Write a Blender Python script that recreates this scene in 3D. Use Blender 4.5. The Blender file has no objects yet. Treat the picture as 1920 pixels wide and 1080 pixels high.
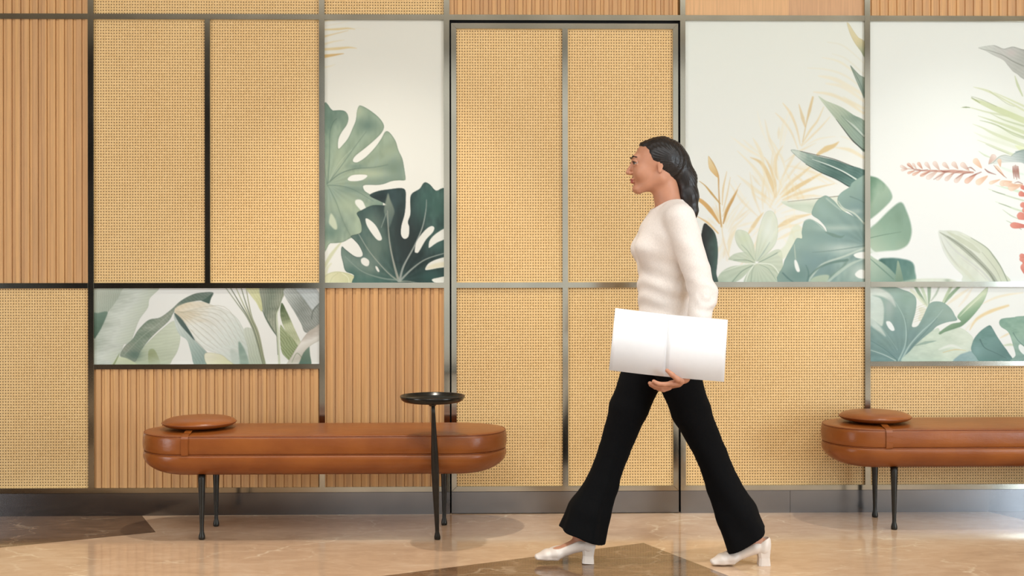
import bpy, bmesh, math, random
import numpy as np
from mathutils import Vector, Matrix
import openvdb

# ------------------------------------------------------------------ camera
S = bpy.context.scene
C = S.collection
F = 2150.0                      # focal length in pixels of the 1920 px wide frame
HZ = 508.0                      # pixel row of the horizon
EPS, RHO = 0.0170, 0.0012       # yaw to the right, roll
CAM = Vector((0.0, -5.4, 1.14))
_f = Vector((math.sin(EPS), math.cos(EPS), 0))
_r0 = Vector((math.cos(EPS), -math.sin(EPS), 0))
_u0 = Vector((0, 0, 1))
_r = _r0 * math.cos(RHO) - _u0 * math.sin(RHO)
_u = _u0 * math.cos(RHO) + _r0 * math.sin(RHO)
cd = bpy.data.cameras.new('camera')
cam = bpy.data.objects.new('camera', cd)
C.objects.link(cam)
cd.sensor_width = 36.0
cd.lens = F / 1920 * 36
cd.shift_y = -(540 - HZ) / 1920
cd.clip_end = 100
M = Matrix.Identity(4)
for i in range(3):
    M[i][0], M[i][1], M[i][2], M[i][3] = _r[i], _u[i], -_f[i], CAM[i]
cam.matrix_world = M
S.camera = cam


def ray(px, py):
    return _f + _r * ((px - 960) / F) + _u * ((HZ - py) / F)


def at(px, py, Y):
    d = ray(px, py)
    return CAM + d * ((Y - CAM.y) / d.y)


# ------------------------------------------------------------------ world, lamps, exposure
W = bpy.data.worlds.new('world')
S.world = W
W.use_nodes = True
W.node_tree.nodes['Background'].inputs[0].default_value = (0.9, 0.95, 1.0, 1)
W.node_tree.nodes['Background'].inputs[1].default_value = 0.3


def area(name, loc, target, sx, sy, power, col):
    l = bpy.data.lights.new(name, 'AREA')
    l.shape = 'RECTANGLE'
    l.size, l.size_y, l.energy, l.color = sx, sy, power, col
    o = bpy.data.objects.new(name, l)
    C.objects.link(o)
    o.location = loc
    o.rotation_euler = (Vector(target) - Vector(loc)).to_track_quat('-Z', 'Y').to_euler()
    return o


def spot(name, loc, target, power, col, angle, blend, rad):
    l = bpy.data.lights.new(name, 'SPOT')
    l.energy, l.color, l.spot_size, l.spot_blend, l.shadow_soft_size = power, col, angle, blend, rad
    o = bpy.data.objects.new(name, l)
    C.objects.link(o)
    o.location = loc
    o.rotation_euler = (Vector(target) - Vector(loc)).to_track_quat('-Z', 'Y').to_euler()
    return o


area('window_daylight', (2.0, -8.8, 1.9), (1.9, 0, 1.3), 8.2, 3.6, 84, (1.0, 1.0, 0.95))
area('side_fill_right', (6.5, -4.6, 1.3), (0, -1.0, 0.3), 4.4, 2.4, 375, (0.76, 0.89, 1.0))  # added low fill from the right for the lower wall; no known window
area('side_fill_left', (-6.5, -4.4, 1.3), (0, -1.0, 0.3), 3.6, 2.4, 245, (0.90, 0.96, 1.0))  # made-up source on the left, brightens the dim lower left panels
area('ceiling_fill', (0.8, -4.2, 3.95), (0.8, -4.201, 0), 7.6, 2.2, 205, (0.90, 0.96, 1.0))  # unseen soft overhead fill, added for general brightness
spot('downlight_left', (-0.55, -1.15, 3.7), (-0.5, -0.65, 0), 190, (1.0, 0.96, 0.88), 1.0, 0.6, 0.04)
spot('downlight_right', (2.2, -1.15, 3.7), (2.2, -0.6, 0), 125, (1.0, 0.96, 0.88), 1.0, 0.6, 0.04)
S.view_settings.view_transform = 'Standard'
S.view_settings.look = 'None'
S.view_settings.gamma = 1.0
S.view_settings.use_curve_mapping = False
S.view_settings.exposure = 0.0


# ------------------------------------------------------------------ helpers
def lin(c):
    c = np.asarray(c, float) / 255.0
    return np.where(c <= 0.04045, c / 12.92, ((c + 0.055) / 1.055) ** 2.4)


def L4(*c):
    return tuple(lin(c)) + (1.0,)


def tag(o, label=None, cat=None, group=None, kind=None):
    if label: o['label'] = label
    if cat: o['category'] = cat
    if group: o['group'] = group
    if kind: o['kind'] = kind
    return o


def empty(name, loc=(0, 0, 0), **k):
    o = bpy.data.objects.new(name, None)
    C.objects.link(o)
    o.location = loc
    o.empty_display_size = 0.1
    return tag(o, **k)


def link(name, me, mat=None, parent=None, smooth=False, **k):
    o = bpy.data.objects.new(name, me)
    C.objects.link(o)
    if mat:
        me.materials.append(mat)
    if smooth:
        me.polygons.foreach_set('use_smooth', [True] * len(me.polygons))
    if parent:
        o.parent = parent
        o.location = -parent.location if False else (0, 0, 0)
    return tag(o, **k)


def from_bm(name, bm, mat=None, parent=None, smooth=False, **k):
    me = bpy.data.meshes.new(name)
    bm.normal_update()
    bm.to_mesh(me)
    bm.free()
    return link(name, me, mat, parent, smooth, **k)


def add_box(bm, x0, x1, y0, y1, z0, z1, bev=0.0):
    vs = [bm.verts.new(p) for p in [(x0, y0, z0), (x1, y0, z0), (x1, y1, z0), (x0, y1, z0),
                                    (x0, y0, z1), (x1, y0, z1), (x1, y1, z1), (x0, y1, z1)]]
    fs = [bm.faces.new([vs[i] for i in f]) for f in
          [(0, 3, 2, 1), (4, 5, 6, 7), (0, 1, 5, 4), (1, 2, 6, 5), (2, 3, 7, 6), (3, 0, 4, 7)]]
    if bev:
        es = set(e for f in fs for e in f.edges)
        bmesh.ops.bevel(bm, geom=list(es), offset=bev, segments=1, affect='EDGES')


def prism(bm, poly, y0, y1, bev=0.0):
    """poly: list of (x, z), front face at y0 (nearer the viewer), back at y1"""
    a = [bm.verts.new((x, y0, z)) for x, z in poly]
    b = [bm.verts.new((x, y1, z)) for x, z in poly]
    n = len(poly)
    fs = [bm.faces.new(a), bm.faces.new(b[::-1])]
    for i in range(n):
        fs.append(bm.faces.new([a[i], b[i], b[(i + 1) % n], a[(i + 1) % n]]))
    bmesh.ops.recalc_face_normals(bm, faces=fs)
    if bev:
        bmesh.ops.bevel(bm, geom=list(fs[0].edges), offset=bev, segments=2, affect='EDGES')


def add_lathe(bm, prof, n=32, axis0=(0, 0), axis1=(0, 0), zr=(0, 1)):
    """prof: (r, z) pairs; the axis leans from axis0 at z=zr[0] to axis1 at z=zr[1]"""
    rings = []
    for r, z in prof:
        t = (z - zr[0]) / (zr[1] - zr[0])
        cx = axis0[0] + (axis1[0] - axis0[0]) * t
        cy = axis0[1] + (axis1[1] - axis0[1]) * t
        rings.append([bm.verts.new((cx + r * math.cos(2 * math.pi * i / n), cy + r * math.sin(2 * math.pi * i / n), z))
                      for i in range(n)])
    for a, b in zip(rings, rings[1:]):
        for i in range(n):
            j = (i + 1) % n
            bm.faces.new([a[i], a[j], b[j], b[i]])
    bm.faces.new(rings[0][::-1])
    bm.faces.new(rings[-1])


def add_tube(bm, pts, r, n=8, closed=False):
    pts = [Vector(p) for p in pts]
    m = len(pts)
    rings = []
    for i, p in enumerate(pts):
        if closed:
            t = pts[(i + 1) % m] - pts[i - 1]
        else:
            t = pts[min(i + 1, m - 1)] - pts[max(i - 1, 0)]
        t.normalize()
        a = Vector((0, 0, 1)) if abs(t.z) < 0.9 else Vector((1, 0, 0))
        u = t.cross(a).normalized()
        v = u.cross(t)
        rr = r if not hasattr(r, '__len__') else r[i]
        rings.append([bm.verts.new(p + u * (rr * math.cos(2 * math.pi * k / n)) + v * (rr * math.sin(2 * math.pi * k / n)))
                      for k in range(n)])
    rng = range(m) if closed else range(m - 1)
    for i in rng:
        a, b = rings[i], rings[(i + 1) % m]
        for k in range(n):
            bm.faces.new([a[k], a[(k + 1) % n], b[(k + 1) % n], b[k]])
    if not closed:
        bm.faces.new(rings[0][::-1])
        bm.faces.new(rings[-1])


def copy_tree(o, parent=None):
    c = o.copy()
    C.objects.link(c)
    c.parent = parent
    for ch in list(o.children):
        copy_tree(ch, c)
    return c


# ------------------------------------------------------------------ materials
class NT:
    def __init__(self, name):
        self.m = bpy.data.materials.new(name)
        self.m.use_nodes = True
        self.t = self.m.node_tree
        self.b = self.t.nodes['Principled BSDF']

    def n(self, typ, **k):
        nd = self.t.nodes.new(typ)
        for a, v in k.items():
            setattr(nd, a, v)
        return nd

    def l(self, a, b):
        self.t.links.new(a, b)

    def set(self, **k):
        for a, v in k.items():
            self.b.inputs[a.replace('_', ' ')].default_value = v

    def math(self, op, a, b=None, clamp=False, c=None):
        nd = self.n('ShaderNodeMath', operation=op, use_clamp=clamp)
        for i, v in enumerate((a, b, c)):
            if v is None: continue
            if hasattr(v, 'links'): self.l(v, nd.inputs[i])
            else: nd.inputs[i].default_value = v
        return nd.outputs[0]

    def coords(self):
        tc = self.n('ShaderNodeTexCoord')
        sp = self.n('ShaderNodeSeparateXYZ')
        self.l(tc.outputs['Object'], sp.inputs[0])
        return tc.outputs['Object'], sp.outputs[0], sp.outputs[1], sp.outputs[2]

    def noise(self, vec, scale=(1, 1, 1), s=5.0, det=3.0, rough=0.5, dist=0.0):
        mp = self.n('ShaderNodeMapping')
        mp.inputs['Scale'].default_value = scale
        self.l(vec, mp.inputs['Vector'])
        nz = self.n('ShaderNodeTexNoise')
        nz.inputs['Scale'].default_value = s
        nz.inputs['Detail'].default_value = det
        nz.inputs['Roughness'].default_value = rough
        nz.inputs['Distortion'].default_value = dist
        self.l(mp.outputs[0], nz.inputs['Vector'])
        return nz.outputs['Fac']

    def ramp(self, fac, stops):
        r = self.n('ShaderNodeValToRGB')
        e = r.color_ramp.elements
        while len(e) < len(stops): e.new(0.5)
        for el, (p, c) in zip(e, stops):
            el.position = p
            el.color = c if hasattr(c, '__len__') else (c, c, c, 1)
        self.l(fac, r.inputs[0])
        return r.outputs[0]

    def mix(self, fac, a, b, mode='MIX'):
        m = self.n('ShaderNodeMix', data_type='RGBA', blend_type=mode)
        for s_, v in ((m.inputs[0], fac), (m.inputs[6], a), (m.inputs[7], b)):
            if hasattr(v, 'links'): self.l(v, s_)
            else: s_.default_value = v
        return m.outputs[2]

    def bump(self, h, strength=0.3, dist=0.01):
        b = self.n('ShaderNodeBump')
        b.inputs['Strength'].default_value = strength
        b.inputs['Distance'].default_value = dist
        self.l(h, b.inputs['Height'])
        self.l(b.outputs[0], self.b.inputs['Normal'])


def m_simple(name, col, rough=0.5, metal=0.0, nscale=40, namt=0.12, bump=0.0, stretch=(1, 1, 1), **k):
    t = NT(name)
    v, x, y, z = t.coords()
    f = t.noise(v, stretch, nscale, 3)
    c = np.array(col[:3])
    t.l(t.ramp(f, [(0.3, tuple(c * (1 - namt)) + (1,)), (0.7, tuple(np.minimum(1, c * (1 + namt))) + (1,))]), t.b.inputs['Base Color'])
    t.set(Roughness=rough, Metallic=metal)
    if bump: t.bump(f, bump, 0.002)
    if k: t.set(**k)
    return t.m


def m_cane():
    t = NT('woven_cane')
    v, x, y, z = t.coords()
    px_, pz_ = 0.01232, 0.01345
    dx = t.math('ABSOLUTE', t.math('SUBTRACT', t.math('FRACT', t.math('DIVIDE', x, px_)), 0.5))
    dz = t.math('ABSOLUTE', t.math('SUBTRACT', t.math('FRACT', t.math('DIVIDE', z, pz_)), 0.5))
    r = t.math('SQRT', t.math('ADD', t.math('MULTIPLY', dx, dx), t.math('MULTIPLY', dz, dz)))
    hole = t.math('SUBTRACT', 1.0, t.math('DIVIDE', t.math('SUBTRACT', r, 0.185), 0.06), clamp=True)
    hole.node.use_clamp = True
    fine = t.noise(v, (1, 1, 1), 160, 2)
    big = t.noise(v, (1, 1, 1), 2.2, 2)
    c1 = t.ramp(fine, [(0.3, L4(212, 172, 114)), (0.7, L4(235, 199, 142))])
    c2 = t.mix(t.ramp(big, [(0.35, 0.0), (0.65, 0.22)]), c1, L4(240, 208, 150))
    col = t.mix(hole, c2, L4(96, 66, 30))
    t.l(col, t.b.inputs['Base Color'])
    t.set(Roughness=0.5)
    t.b.inputs['Specular IOR Level'].default_value = 0.35
    h = t.math('ADD', t.math('MULTIPLY', hole, -0.25), t.math('MULTIPLY', big, 4.0))
    t.bump(h, 0.25, 0.006)
    return t.m


def m_slat(name, pitch, base=(206, 159, 107)):
    t = NT(name)
    v, x, y, z = t.coords()
    idx = t.math('FLOOR', t.math('DIVIDE', x, pitch / 2))
    wn = t.n('ShaderNodeTexWhiteNoise', noise_dimensions='1D')
    t.l(idx, wn.inputs['W'])
    b = np.array(base, float)
    tint = t.ramp(wn.outputs[0], [(0.0, L4(*(b * (0.955, 0.95, 0.97)))), (0.5, L4(*b)), (1.0, L4(*(b * (1.035, 1.04, 1.02))))])
    g = t.noise(v, (1, 1, 0.03), 110, 4, 0.6)
    c = t.mix(1.0, tint, t.ramp(g, [(0.3, (0.86, 0.84, 0.82, 1)), (0.7, (1.08, 1.07, 1.06, 1))]), 'MULTIPLY')
    t.l(c, t.b.inputs['Base Color'])
    t.set(Roughness=0.55)
    t.bump(g, 0.12, 0.001)
    return t.m


def m_metal():
    t = NT('brushed_bronze_steel')
    v, x, y, z = t.coords()
    n1 = t.noise(v, (1, 1, 1), 3.0, 2)
    n2 = t.noise(v, (1, 1, 1), 5, 2)
    c = t.ramp(n1, [(0.35, L4(172, 170, 158)), (0.65, L4(192, 188, 174))])
    t.l(c, t.b.inputs['Base Color'])
    t.l(t.math('MULTIPLY_ADD', n2, 0.06, c=0.1), t.b.inputs['Roughness'])
    t.set(Metallic=1.0)
    return t.m


def m_leather():
    t = NT('tan_leather')
    v, x, y, z = t.coords()
    n1 = t.noise(v, (1, 1, 1), 6, 3)
    n2 = t.noise(v, (1, 1, 1), 420, 2)
    n3 = t.noise(v, (0.5, 1, 1.2), 22, 3, 0.6)
    c = t.ramp(n1, [(0.3, L4(130, 68, 26)), (0.7, L4(150, 84, 33))])
    t.l(c, t.b.inputs['Base Color'])
    t.set(Roughness=0.31)
    t.b.inputs['Specular IOR Level'].default_value = 0.45
    h = t.math('ADD', t.math('MULTIPLY', n2, 0.15), t.math('MULTIPLY', n3, 1.6))
    t.bump(h, 0.3, 0.004)
    return t.m


def m_floor():
    t = NT('polished_marble')
    v, x, y, z = t.coords()
    yy = t.math('ADD', y, 5.4)
    ca, sa = 0.9026, 0.4305
    u = t.math('ADD', t.math('MULTIPLY', x, ca), t.math('MULTIPLY', yy, sa))
    w = t.math('SUBTRACT', t.math('MULTIPLY', yy, ca), t.math('MULTIPLY', x, sa))
    cu = t.math('FLOOR', t.math('DIVIDE', t.math('ADD', u, 0.955), 1.794))       # 0: [-.955,.839], 1: [.839,2.633]
    rv = t.math('DIVIDE', t.math('SUBTRACT', w, 2.93), 1.125)
    rf = t.math('FLOOR', rv)
    even = t.math('LESS_THAN', t.math('ABSOLUTE', t.math('SUBTRACT', t.math('FLOORED_MODULO', rf, 2.0), 0.0)), 0.5)
    par = t.math('FLOORED_MODULO', t.math('ADD', cu, t.math('DIVIDE', rf, 2.0)), 2.0)
    odd = t.math('GREATER_THAN', par, 0.75)
    dark = t.math('MULTIPLY', even, odd)
    big = t.noise(v, (1, 1, 1), 1.6, 6, 0.6, 0.8)
    fin = t.noise(v, (1, 2.4, 1), 9, 6, 0.65, 0.6)
    base = t.ramp(t.math('ADD', t.math('MULTIPLY', big, 0.6), t.math('MULTIPLY', fin, 0.4)),
                  [(0.32, L4(186, 152, 122)), (0.5, L4(208, 175, 143)), (0.68, L4(222, 194, 165))])
    drk = t.ramp(fin, [(0.3, L4(104, 78, 56)), (0.7, L4(136, 106, 80))])
    col = t.mix(dark, base, drk)

    def vein(scale, width, seed, stretch, dist=0.35):
        mp = t.n('ShaderNodeMapping')
        mp.inputs['Location'].default_value = (seed, seed * 1.7, 0)
        mp.inputs['Rotation'].default_value = (0, 0, 0.5)
        mp.inputs['Scale'].default_value = stretch
        t.l(v, mp.inputs['Vector'])
        nz = t.n('ShaderNodeTexNoise')
        nz.inputs['Scale'].default_value = 4.0
        nz.inputs['Detail'].default_value = 5
        t.l(mp.outputs[0], nz.inputs['Vector'])
        vm = t.n('ShaderNodeVectorMath', operation='MULTIPLY_ADD')
        t.l(nz.outputs['Color'], vm.inputs[0])
        vm.inputs[1].default_value = (dist, dist, dist)
        t.l(mp.outputs[0], vm.inputs[2])
        vo = t.n('ShaderNodeTexVoronoi', feature='DISTANCE_TO_EDGE')
        vo.inputs['Scale'].default_value = scale
        t.l(vm.outputs[0], vo.inputs['Vector'])
        return t.math('SUBTRACT', 1.0, t.math('DIVIDE', vo.outputs['Distance'], width), clamp=True)
    brk = t.ramp(t.noise(v, (1, 1, 1), 3.3, 3), [(0.42, 0.0), (0.62, 1.0)])
    v1 = t.math('MULTIPLY', vein(1.1, 0.012, 3.1, (1, 1.5, 1)), brk)
    v2 = t.math('MULTIPLY', vein(3.2, 0.022, 7.7, (0.7, 1.8, 1)), brk)
    vv = t.math('MULTIPLY', t.math('MAXIMUM', v1, t.math('MULTIPLY', v2, 0.55)), 0.75)
    vv = t.math('MULTIPLY', vv, t.math('MULTIPLY_ADD', dark, -0.6, c=1.0))
    col = t.mix(vv, col, L4(240, 220, 190))
    t.l(col, t.b.inputs['Base Color'])
    t.set(Roughness=0.085, IOR=1.52)
    return t.m


MAT_CANE = m_cane()
PITCH = 0.0405
MAT_SLAT = m_slat('fluted_oak', PITCH)
MAT_VENEER = m_slat('smooth_oak_veneer', 0.7, (214, 168, 122))
MAT_METAL = m_metal()
MAT_PLATE = m_simple('satin_steel_plate', lin((138, 139, 142)), 0.2, 1.0, nscale=4, namt=0.08)
MAT_LEATHER = m_leather()
MAT_PIPING = m_simple('leather_piping', lin((128, 66, 28)), 0.42)
MAT_FLOOR = m_floor()
MAT_BLACK = m_simple('shadow_gap_black', lin((14, 12, 10)), 0.8)
MAT_BACK = m_simple('dark_backing_board', lin((70, 55, 38)), 0.8)
MAT_LEG = m_simple('black_bronze_metal', lin((52, 50, 46)), 0.38, 0.7)
MAT_PAINT = m_simple('warm_white_paint', lin((226, 222, 210)), 0.8, namt=0.02)
MAT_DARKWALL = m_simple('dark_walnut_wall', lin((44, 34, 26)), 0.6, nscale=6, stretch=(1, 1, 0.1))

# ------------------------------------------------------------------ room shell
YF = -0.022                      # front plane of the metal frame
PX = lambda px: at(px, 535, YF).x
PZ = lambda py: at(960, py, YF).z


def slab(name, x0, x1, y0, y1, z0, z1, mat, **k):
    bm = bmesh.new()
    add_box(bm, x0, x1, y0, y1, z0, z1)
    return from_bm(name, bm, mat, kind='structure', **k)


RX = 6.6
slab('floor', -RX, RX, -9.0, 0.2, -0.06, 0.0, MAT_FLOOR, label='polished beige marble floor with pale veins and darker brown inlaid tiles')
slab('ceiling', -RX, RX, -9.0, 0.2, 4.0, 4.06, MAT_PAINT)
slab('wall_back', -RX, RX, 0.02, 0.2, 0.0, 4.0, MAT_BACK)
slab('wall_left', -RX - 0.1, -RX, -9.0, 0.2, 0.0, 4.0, MAT_DARKWALL)
slab('wall_right', RX, RX + 0.1, -9.0, 0.2, 0.0, 4.0, MAT_PAINT)
slab('wall_front', -RX, RX, -9.1, -9.0, 0.0, 4.0, MAT_DARKWALL)

XL, XR, YT = -420, 2420, -260   # the wall goes on beyond the frame of the picture
ntrim = [0]


def trim(x0, x1, z0, z1, yf=YF, mat=None, name=None, bev=0.0009, poly=None):
    ntrim[0] += 1
    bm = bmesh.new()
    prism(bm, poly or [(x0, z0), (x1, z0), (x1, z1), (x0, z1)], yf, 0.02, bev)
    return from_bm(name or 'trim_%d' % ntrim[0], bm, mat or MAT_METAL, kind='structure')


Z_TOP0, Z_TOP1 = PZ(37.6), PZ(27.4)
Z_MID0, Z_MID1 = PZ(539.6), PZ(529.6)
Z_BR0, Z_BR1 = PZ(921.5), PZ(912.0)
V1, V3 = (PX(164.8), PX(175.6)), (PX(598.4), PX(609))
V4, V7 = (PX(832.5), PX(843.2)), (PX(1622), PX(1632.3))
V6 = (PX(1276.0), PX(1285.8))
ZC = PZ(YT)
for a, b in (V1, V3, V4, V7):
    trim(a, b, Z_BR1 if (a, b) not in (V4,) else Z_BR0, ZC)
trim(V6[0], V6[1], Z_TOP1, ZC)
# right frame of the door opening, mitred into the bottom rail
trim(0, 0, 0, 0, poly=[(V6[0], Z_BR0), (V6[1], Z_BR1), (V6[1], Z_TOP0), (V6[0], Z_TOP0)])


def hbar(p0, p1, za, zb, d=0.0004):
    return trim(p0, p1, za, zb, yf=YF + d)


xl, xr = PX(XL), PX(XR)
segs = [xl, V1[0], V1[1], V3[0], V3[1], V4[0], V4[1], V6[0], V6[1], V7[0], V7[1], xr]
for i in (0, 2, 4):
    hbar(segs[i], segs[i + 1], Z_TOP0, Z_TOP1)
    hbar(segs[i], segs[i + 1], Z_MID0, Z_MID1)
hbar(V4[1], V6[0], Z_TOP0, Z_TOP1)
hbar(V6[0], V6[1], Z_TOP0, Z_TOP1)
hbar(V6[1], V7[0], Z_TOP0, Z_TOP1)
hbar(V7[1], xr, Z_TOP0, Z_TOP1)
hbar(V6[1], V7[0], Z_MID0 + .001, Z_MID1 + .001)
hbar(V7[1], xr, Z_MID0 + .001, Z_MID1 + .001)
hbar(V1[1], V3[0], PZ(690.5), PZ(681.5))
hbar(V7[1], xr, PZ(688.5), PZ(679.5))
V2 = (PX(384), PX(394))
trim(V2[0], V2[1], Z_MID1, Z_TOP0, yf=YF + 0.0008)
# bottom rail and base plate
hbar(xl, V4[0], Z_BR0, Z_BR1)
trim(0, 0, 0, 0, poly=[(V6[0], Z_BR0), (xr, Z_BR0), (xr, Z_BR1), (V6[1], Z_BR1)], yf=YF + 0.0004)
XB = PX(1481)
for a, b in ((xl, V4[1]), (V6[0], XB - 0.0006), (XB + 0.0006, xr)):
    trim(a, b, 0.0, Z_BR0 - 0.001, yf=YF - 0.001, name='baseboard_back', mat=MAT_PLATE)

# ------------------------------------------------------------------ panels
YP = -0.008


def cane(x0, x1, z0, z1, label=None, parent=None, y=YP):
    bm = bmesh.new()
    add_box(bm, x0 - 0.004, x1 + 0.004, y, y + 0.012, z0 - 0.004, z1 + 0.004)
    return from_bm('cane_panel', bm, MAT_CANE, parent, label=label, cat=None if parent else 'wall panel')


def slats(x0, x1, z0, z1, label, phase=0.0):
    bm = bmesh.new()
    x0 -= 0.003; x1 += 0.003; z0 -= 0.003; z1 += 0.003
    top, rec = -0.0145, -0.0085
    pts = []
    k = math.floor((x0 - phase) / PITCH) - 1
    x = k * PITCH + phase
    prof = [(0, rec), (0.0006, top), (PITCH * 0.56 - 0.0006, top), (PITCH * 0.56, -0.003), (PITCH * 0.56 + 0.0014, -0.003), (PITCH * 0.56 + 0.0017, rec)]
    while x < x1:
        for dx, y in prof:
            pts.append((x + dx, y))
        x += PITCH
    q = []
    for (xa, ya), (xb, yb) in zip(pts, pts[1:]):
        if xb < x0 or xa > x1: continue
        if xa < x0: xa = x0
        if xb > x1: xb = x1
        if not q: q.append((xa, ya))
        q.append((xb, yb))
    q += [(x1, 0.012), (x0, 0.012)]
    lo = [bm.verts.new((a, b, z0)) for a, b in q]
    hi = [bm.verts.new((a, b, z1)) for a, b in q]
    n = len(q)
    for i in range(n):
        j = (i + 1) % n
        bm.faces.new([lo[i], lo[j], hi[j], hi[i]])
    bm.faces.new(lo[::-1]); bm.faces.new(hi)
    bmesh.ops.recalc_face_normals(bm, faces=bm.faces)
    return from_bm('fluted_wood_panel', bm, MAT_SLAT, label=label, cat='wall panel')


slats(xl, V1[0], Z_MID1, Z_TOP0, 'tall fluted oak panel at the far left above the cane', 0.004)
slats(xl, V1[0], Z_TOP1, ZC, 'strip of fluted oak at the top left corner above the dark rail', 0.004)
slats(V1[1], V3[0], Z_BR1, PZ(690.5), 'fluted oak panel behind the left bench below the wide leaf picture', 0.012)
slats(V3[1], V4[0], Z_BR1, Z_MID0, 'fluted oak panel below the tall monstera picture left of the door', 0.008)
slats(V4[1], V6[0], Z_TOP1, ZC, 'strip of fluted oak directly above the cane door', 0.0)
slats(V7[1], xr, Z_TOP1, ZC, 'strip of fluted oak at the top right above the red flower picture', 0.01)
cane(V1[1], V2[0], Z_MID1, Z_TOP0, 'tall cane panel with a slight bulge left of the thin dark upright')
cane(V2[1], V3[0], Z_MID1, Z_TOP0, 'tall cane panel between the thin dark upright and the tall monstera picture')
cane(xl, V1[0], Z_BR1, Z_MID0, 'cane panel at the far left below the fluted oak')
cane(V1[1], V3[0], Z_TOP1, ZC, 'cane strip at the top left above the two tall cane panels')
cane(V3[1], V4[0], Z_TOP1, ZC, 'narrow cane strip above the tall monstera picture')
cane(V6[1], V7[0], Z_BR1, Z_MID0 + .001, 'wide cane panel right of the door behind the walking person')
cane(V7[1], xr, Z_BR1, PZ(688.5), 'low cane panel behind the right bench')
bm = bmesh.new()
add_box(bm, V6[1] - 0.003, V7[0] + 0.003, YP, 0.012, Z_TOP1 - 0.003, ZC)
from_bm('veneer_panel', bm, MAT_VENEER, label='smooth oak veneer strip above the picture right of the door', cat='wall panel')

# ------------------------------------------------------------------ door
slab('trim_90', V4[1], V6[0], 0.012, 0.0199, 0.0, Z_TOP0, MAT_BLACK)
door = empty('door_1', (0, 0, 0), label='cane door in a mitred brushed metal frame flush with the wall', kind='structure')
DX0, DX1 = PX(846.3), PX(1272.3)
DI0, DI1 = PX(856.0), PX(1262.5)
DT0, DT1 = PZ(53.5), PZ(43.2)
YD = YF + 0.002


def dpart(name, poly, yf=YD, mat=None, bev=0.0009):
    bm = bmesh.new()
    prism(bm, poly, yf, 0.012, bev)
    return from_bm(name, bm, mat or MAT_METAL, door)


g = 0.0007
dpart('stile', [(DX0, Z_BR0 + g), (DI0, Z_BR1 + g), (DI0, DT0), (DX0, DT1)])
dpart('stile', [(DX1, Z_BR0 + g), (DI1, Z_BR1 + g), (DI1, DT0), (DX1, DT1)])
dpart('top_rail', [(DX0 + g, DT1), (DX1 - g, DT1), (DI1 - g, DT0), (DI0 + g, DT0)])
dpart('bottom_rail', [(DX0 + g, Z_BR0), (DX1 - g, Z_BR0), (DI1 - g, Z_BR1), (DI0 + g, Z_BR1)])
M0, M1 = PX(1054.8), PX(1065.2)
dpart('centre_stile', [(M0, Z_BR1), (M1, Z_BR1), (M1, DT0), (M0, DT0)], YD - 0.0005)
dpart('middle_rail', [(DI0, Z_MID0), (M0, Z_MID0), (M0, Z_MID1), (DI0, Z_MID1)])
dpart('middle_rail', [(M1, Z_MID0), (DI1, Z_MID0), (DI1, Z_MID1), (M1, Z_MID1)])
dpart('kick_plate', [(DX0, 0.004), (DX1, 0.004), (DX1, Z_BR0 - 0.0016), (DX0, Z_BR0 - 0.0016)], YD - 0.001, MAT_PLATE)
for a, b in ((DI0, M0), (M1, DI1)):
    for c, d in ((Z_BR1, Z_MID0), (Z_MID1, DT0)):
        bm = bmesh.new()
        add_box(bm, a - 0.003, b + 0.003, YP, 0.0118, c - 0.003, d + 0.003)
        from_bm('cane_infill', bm, MAT_CANE, door)
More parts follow.
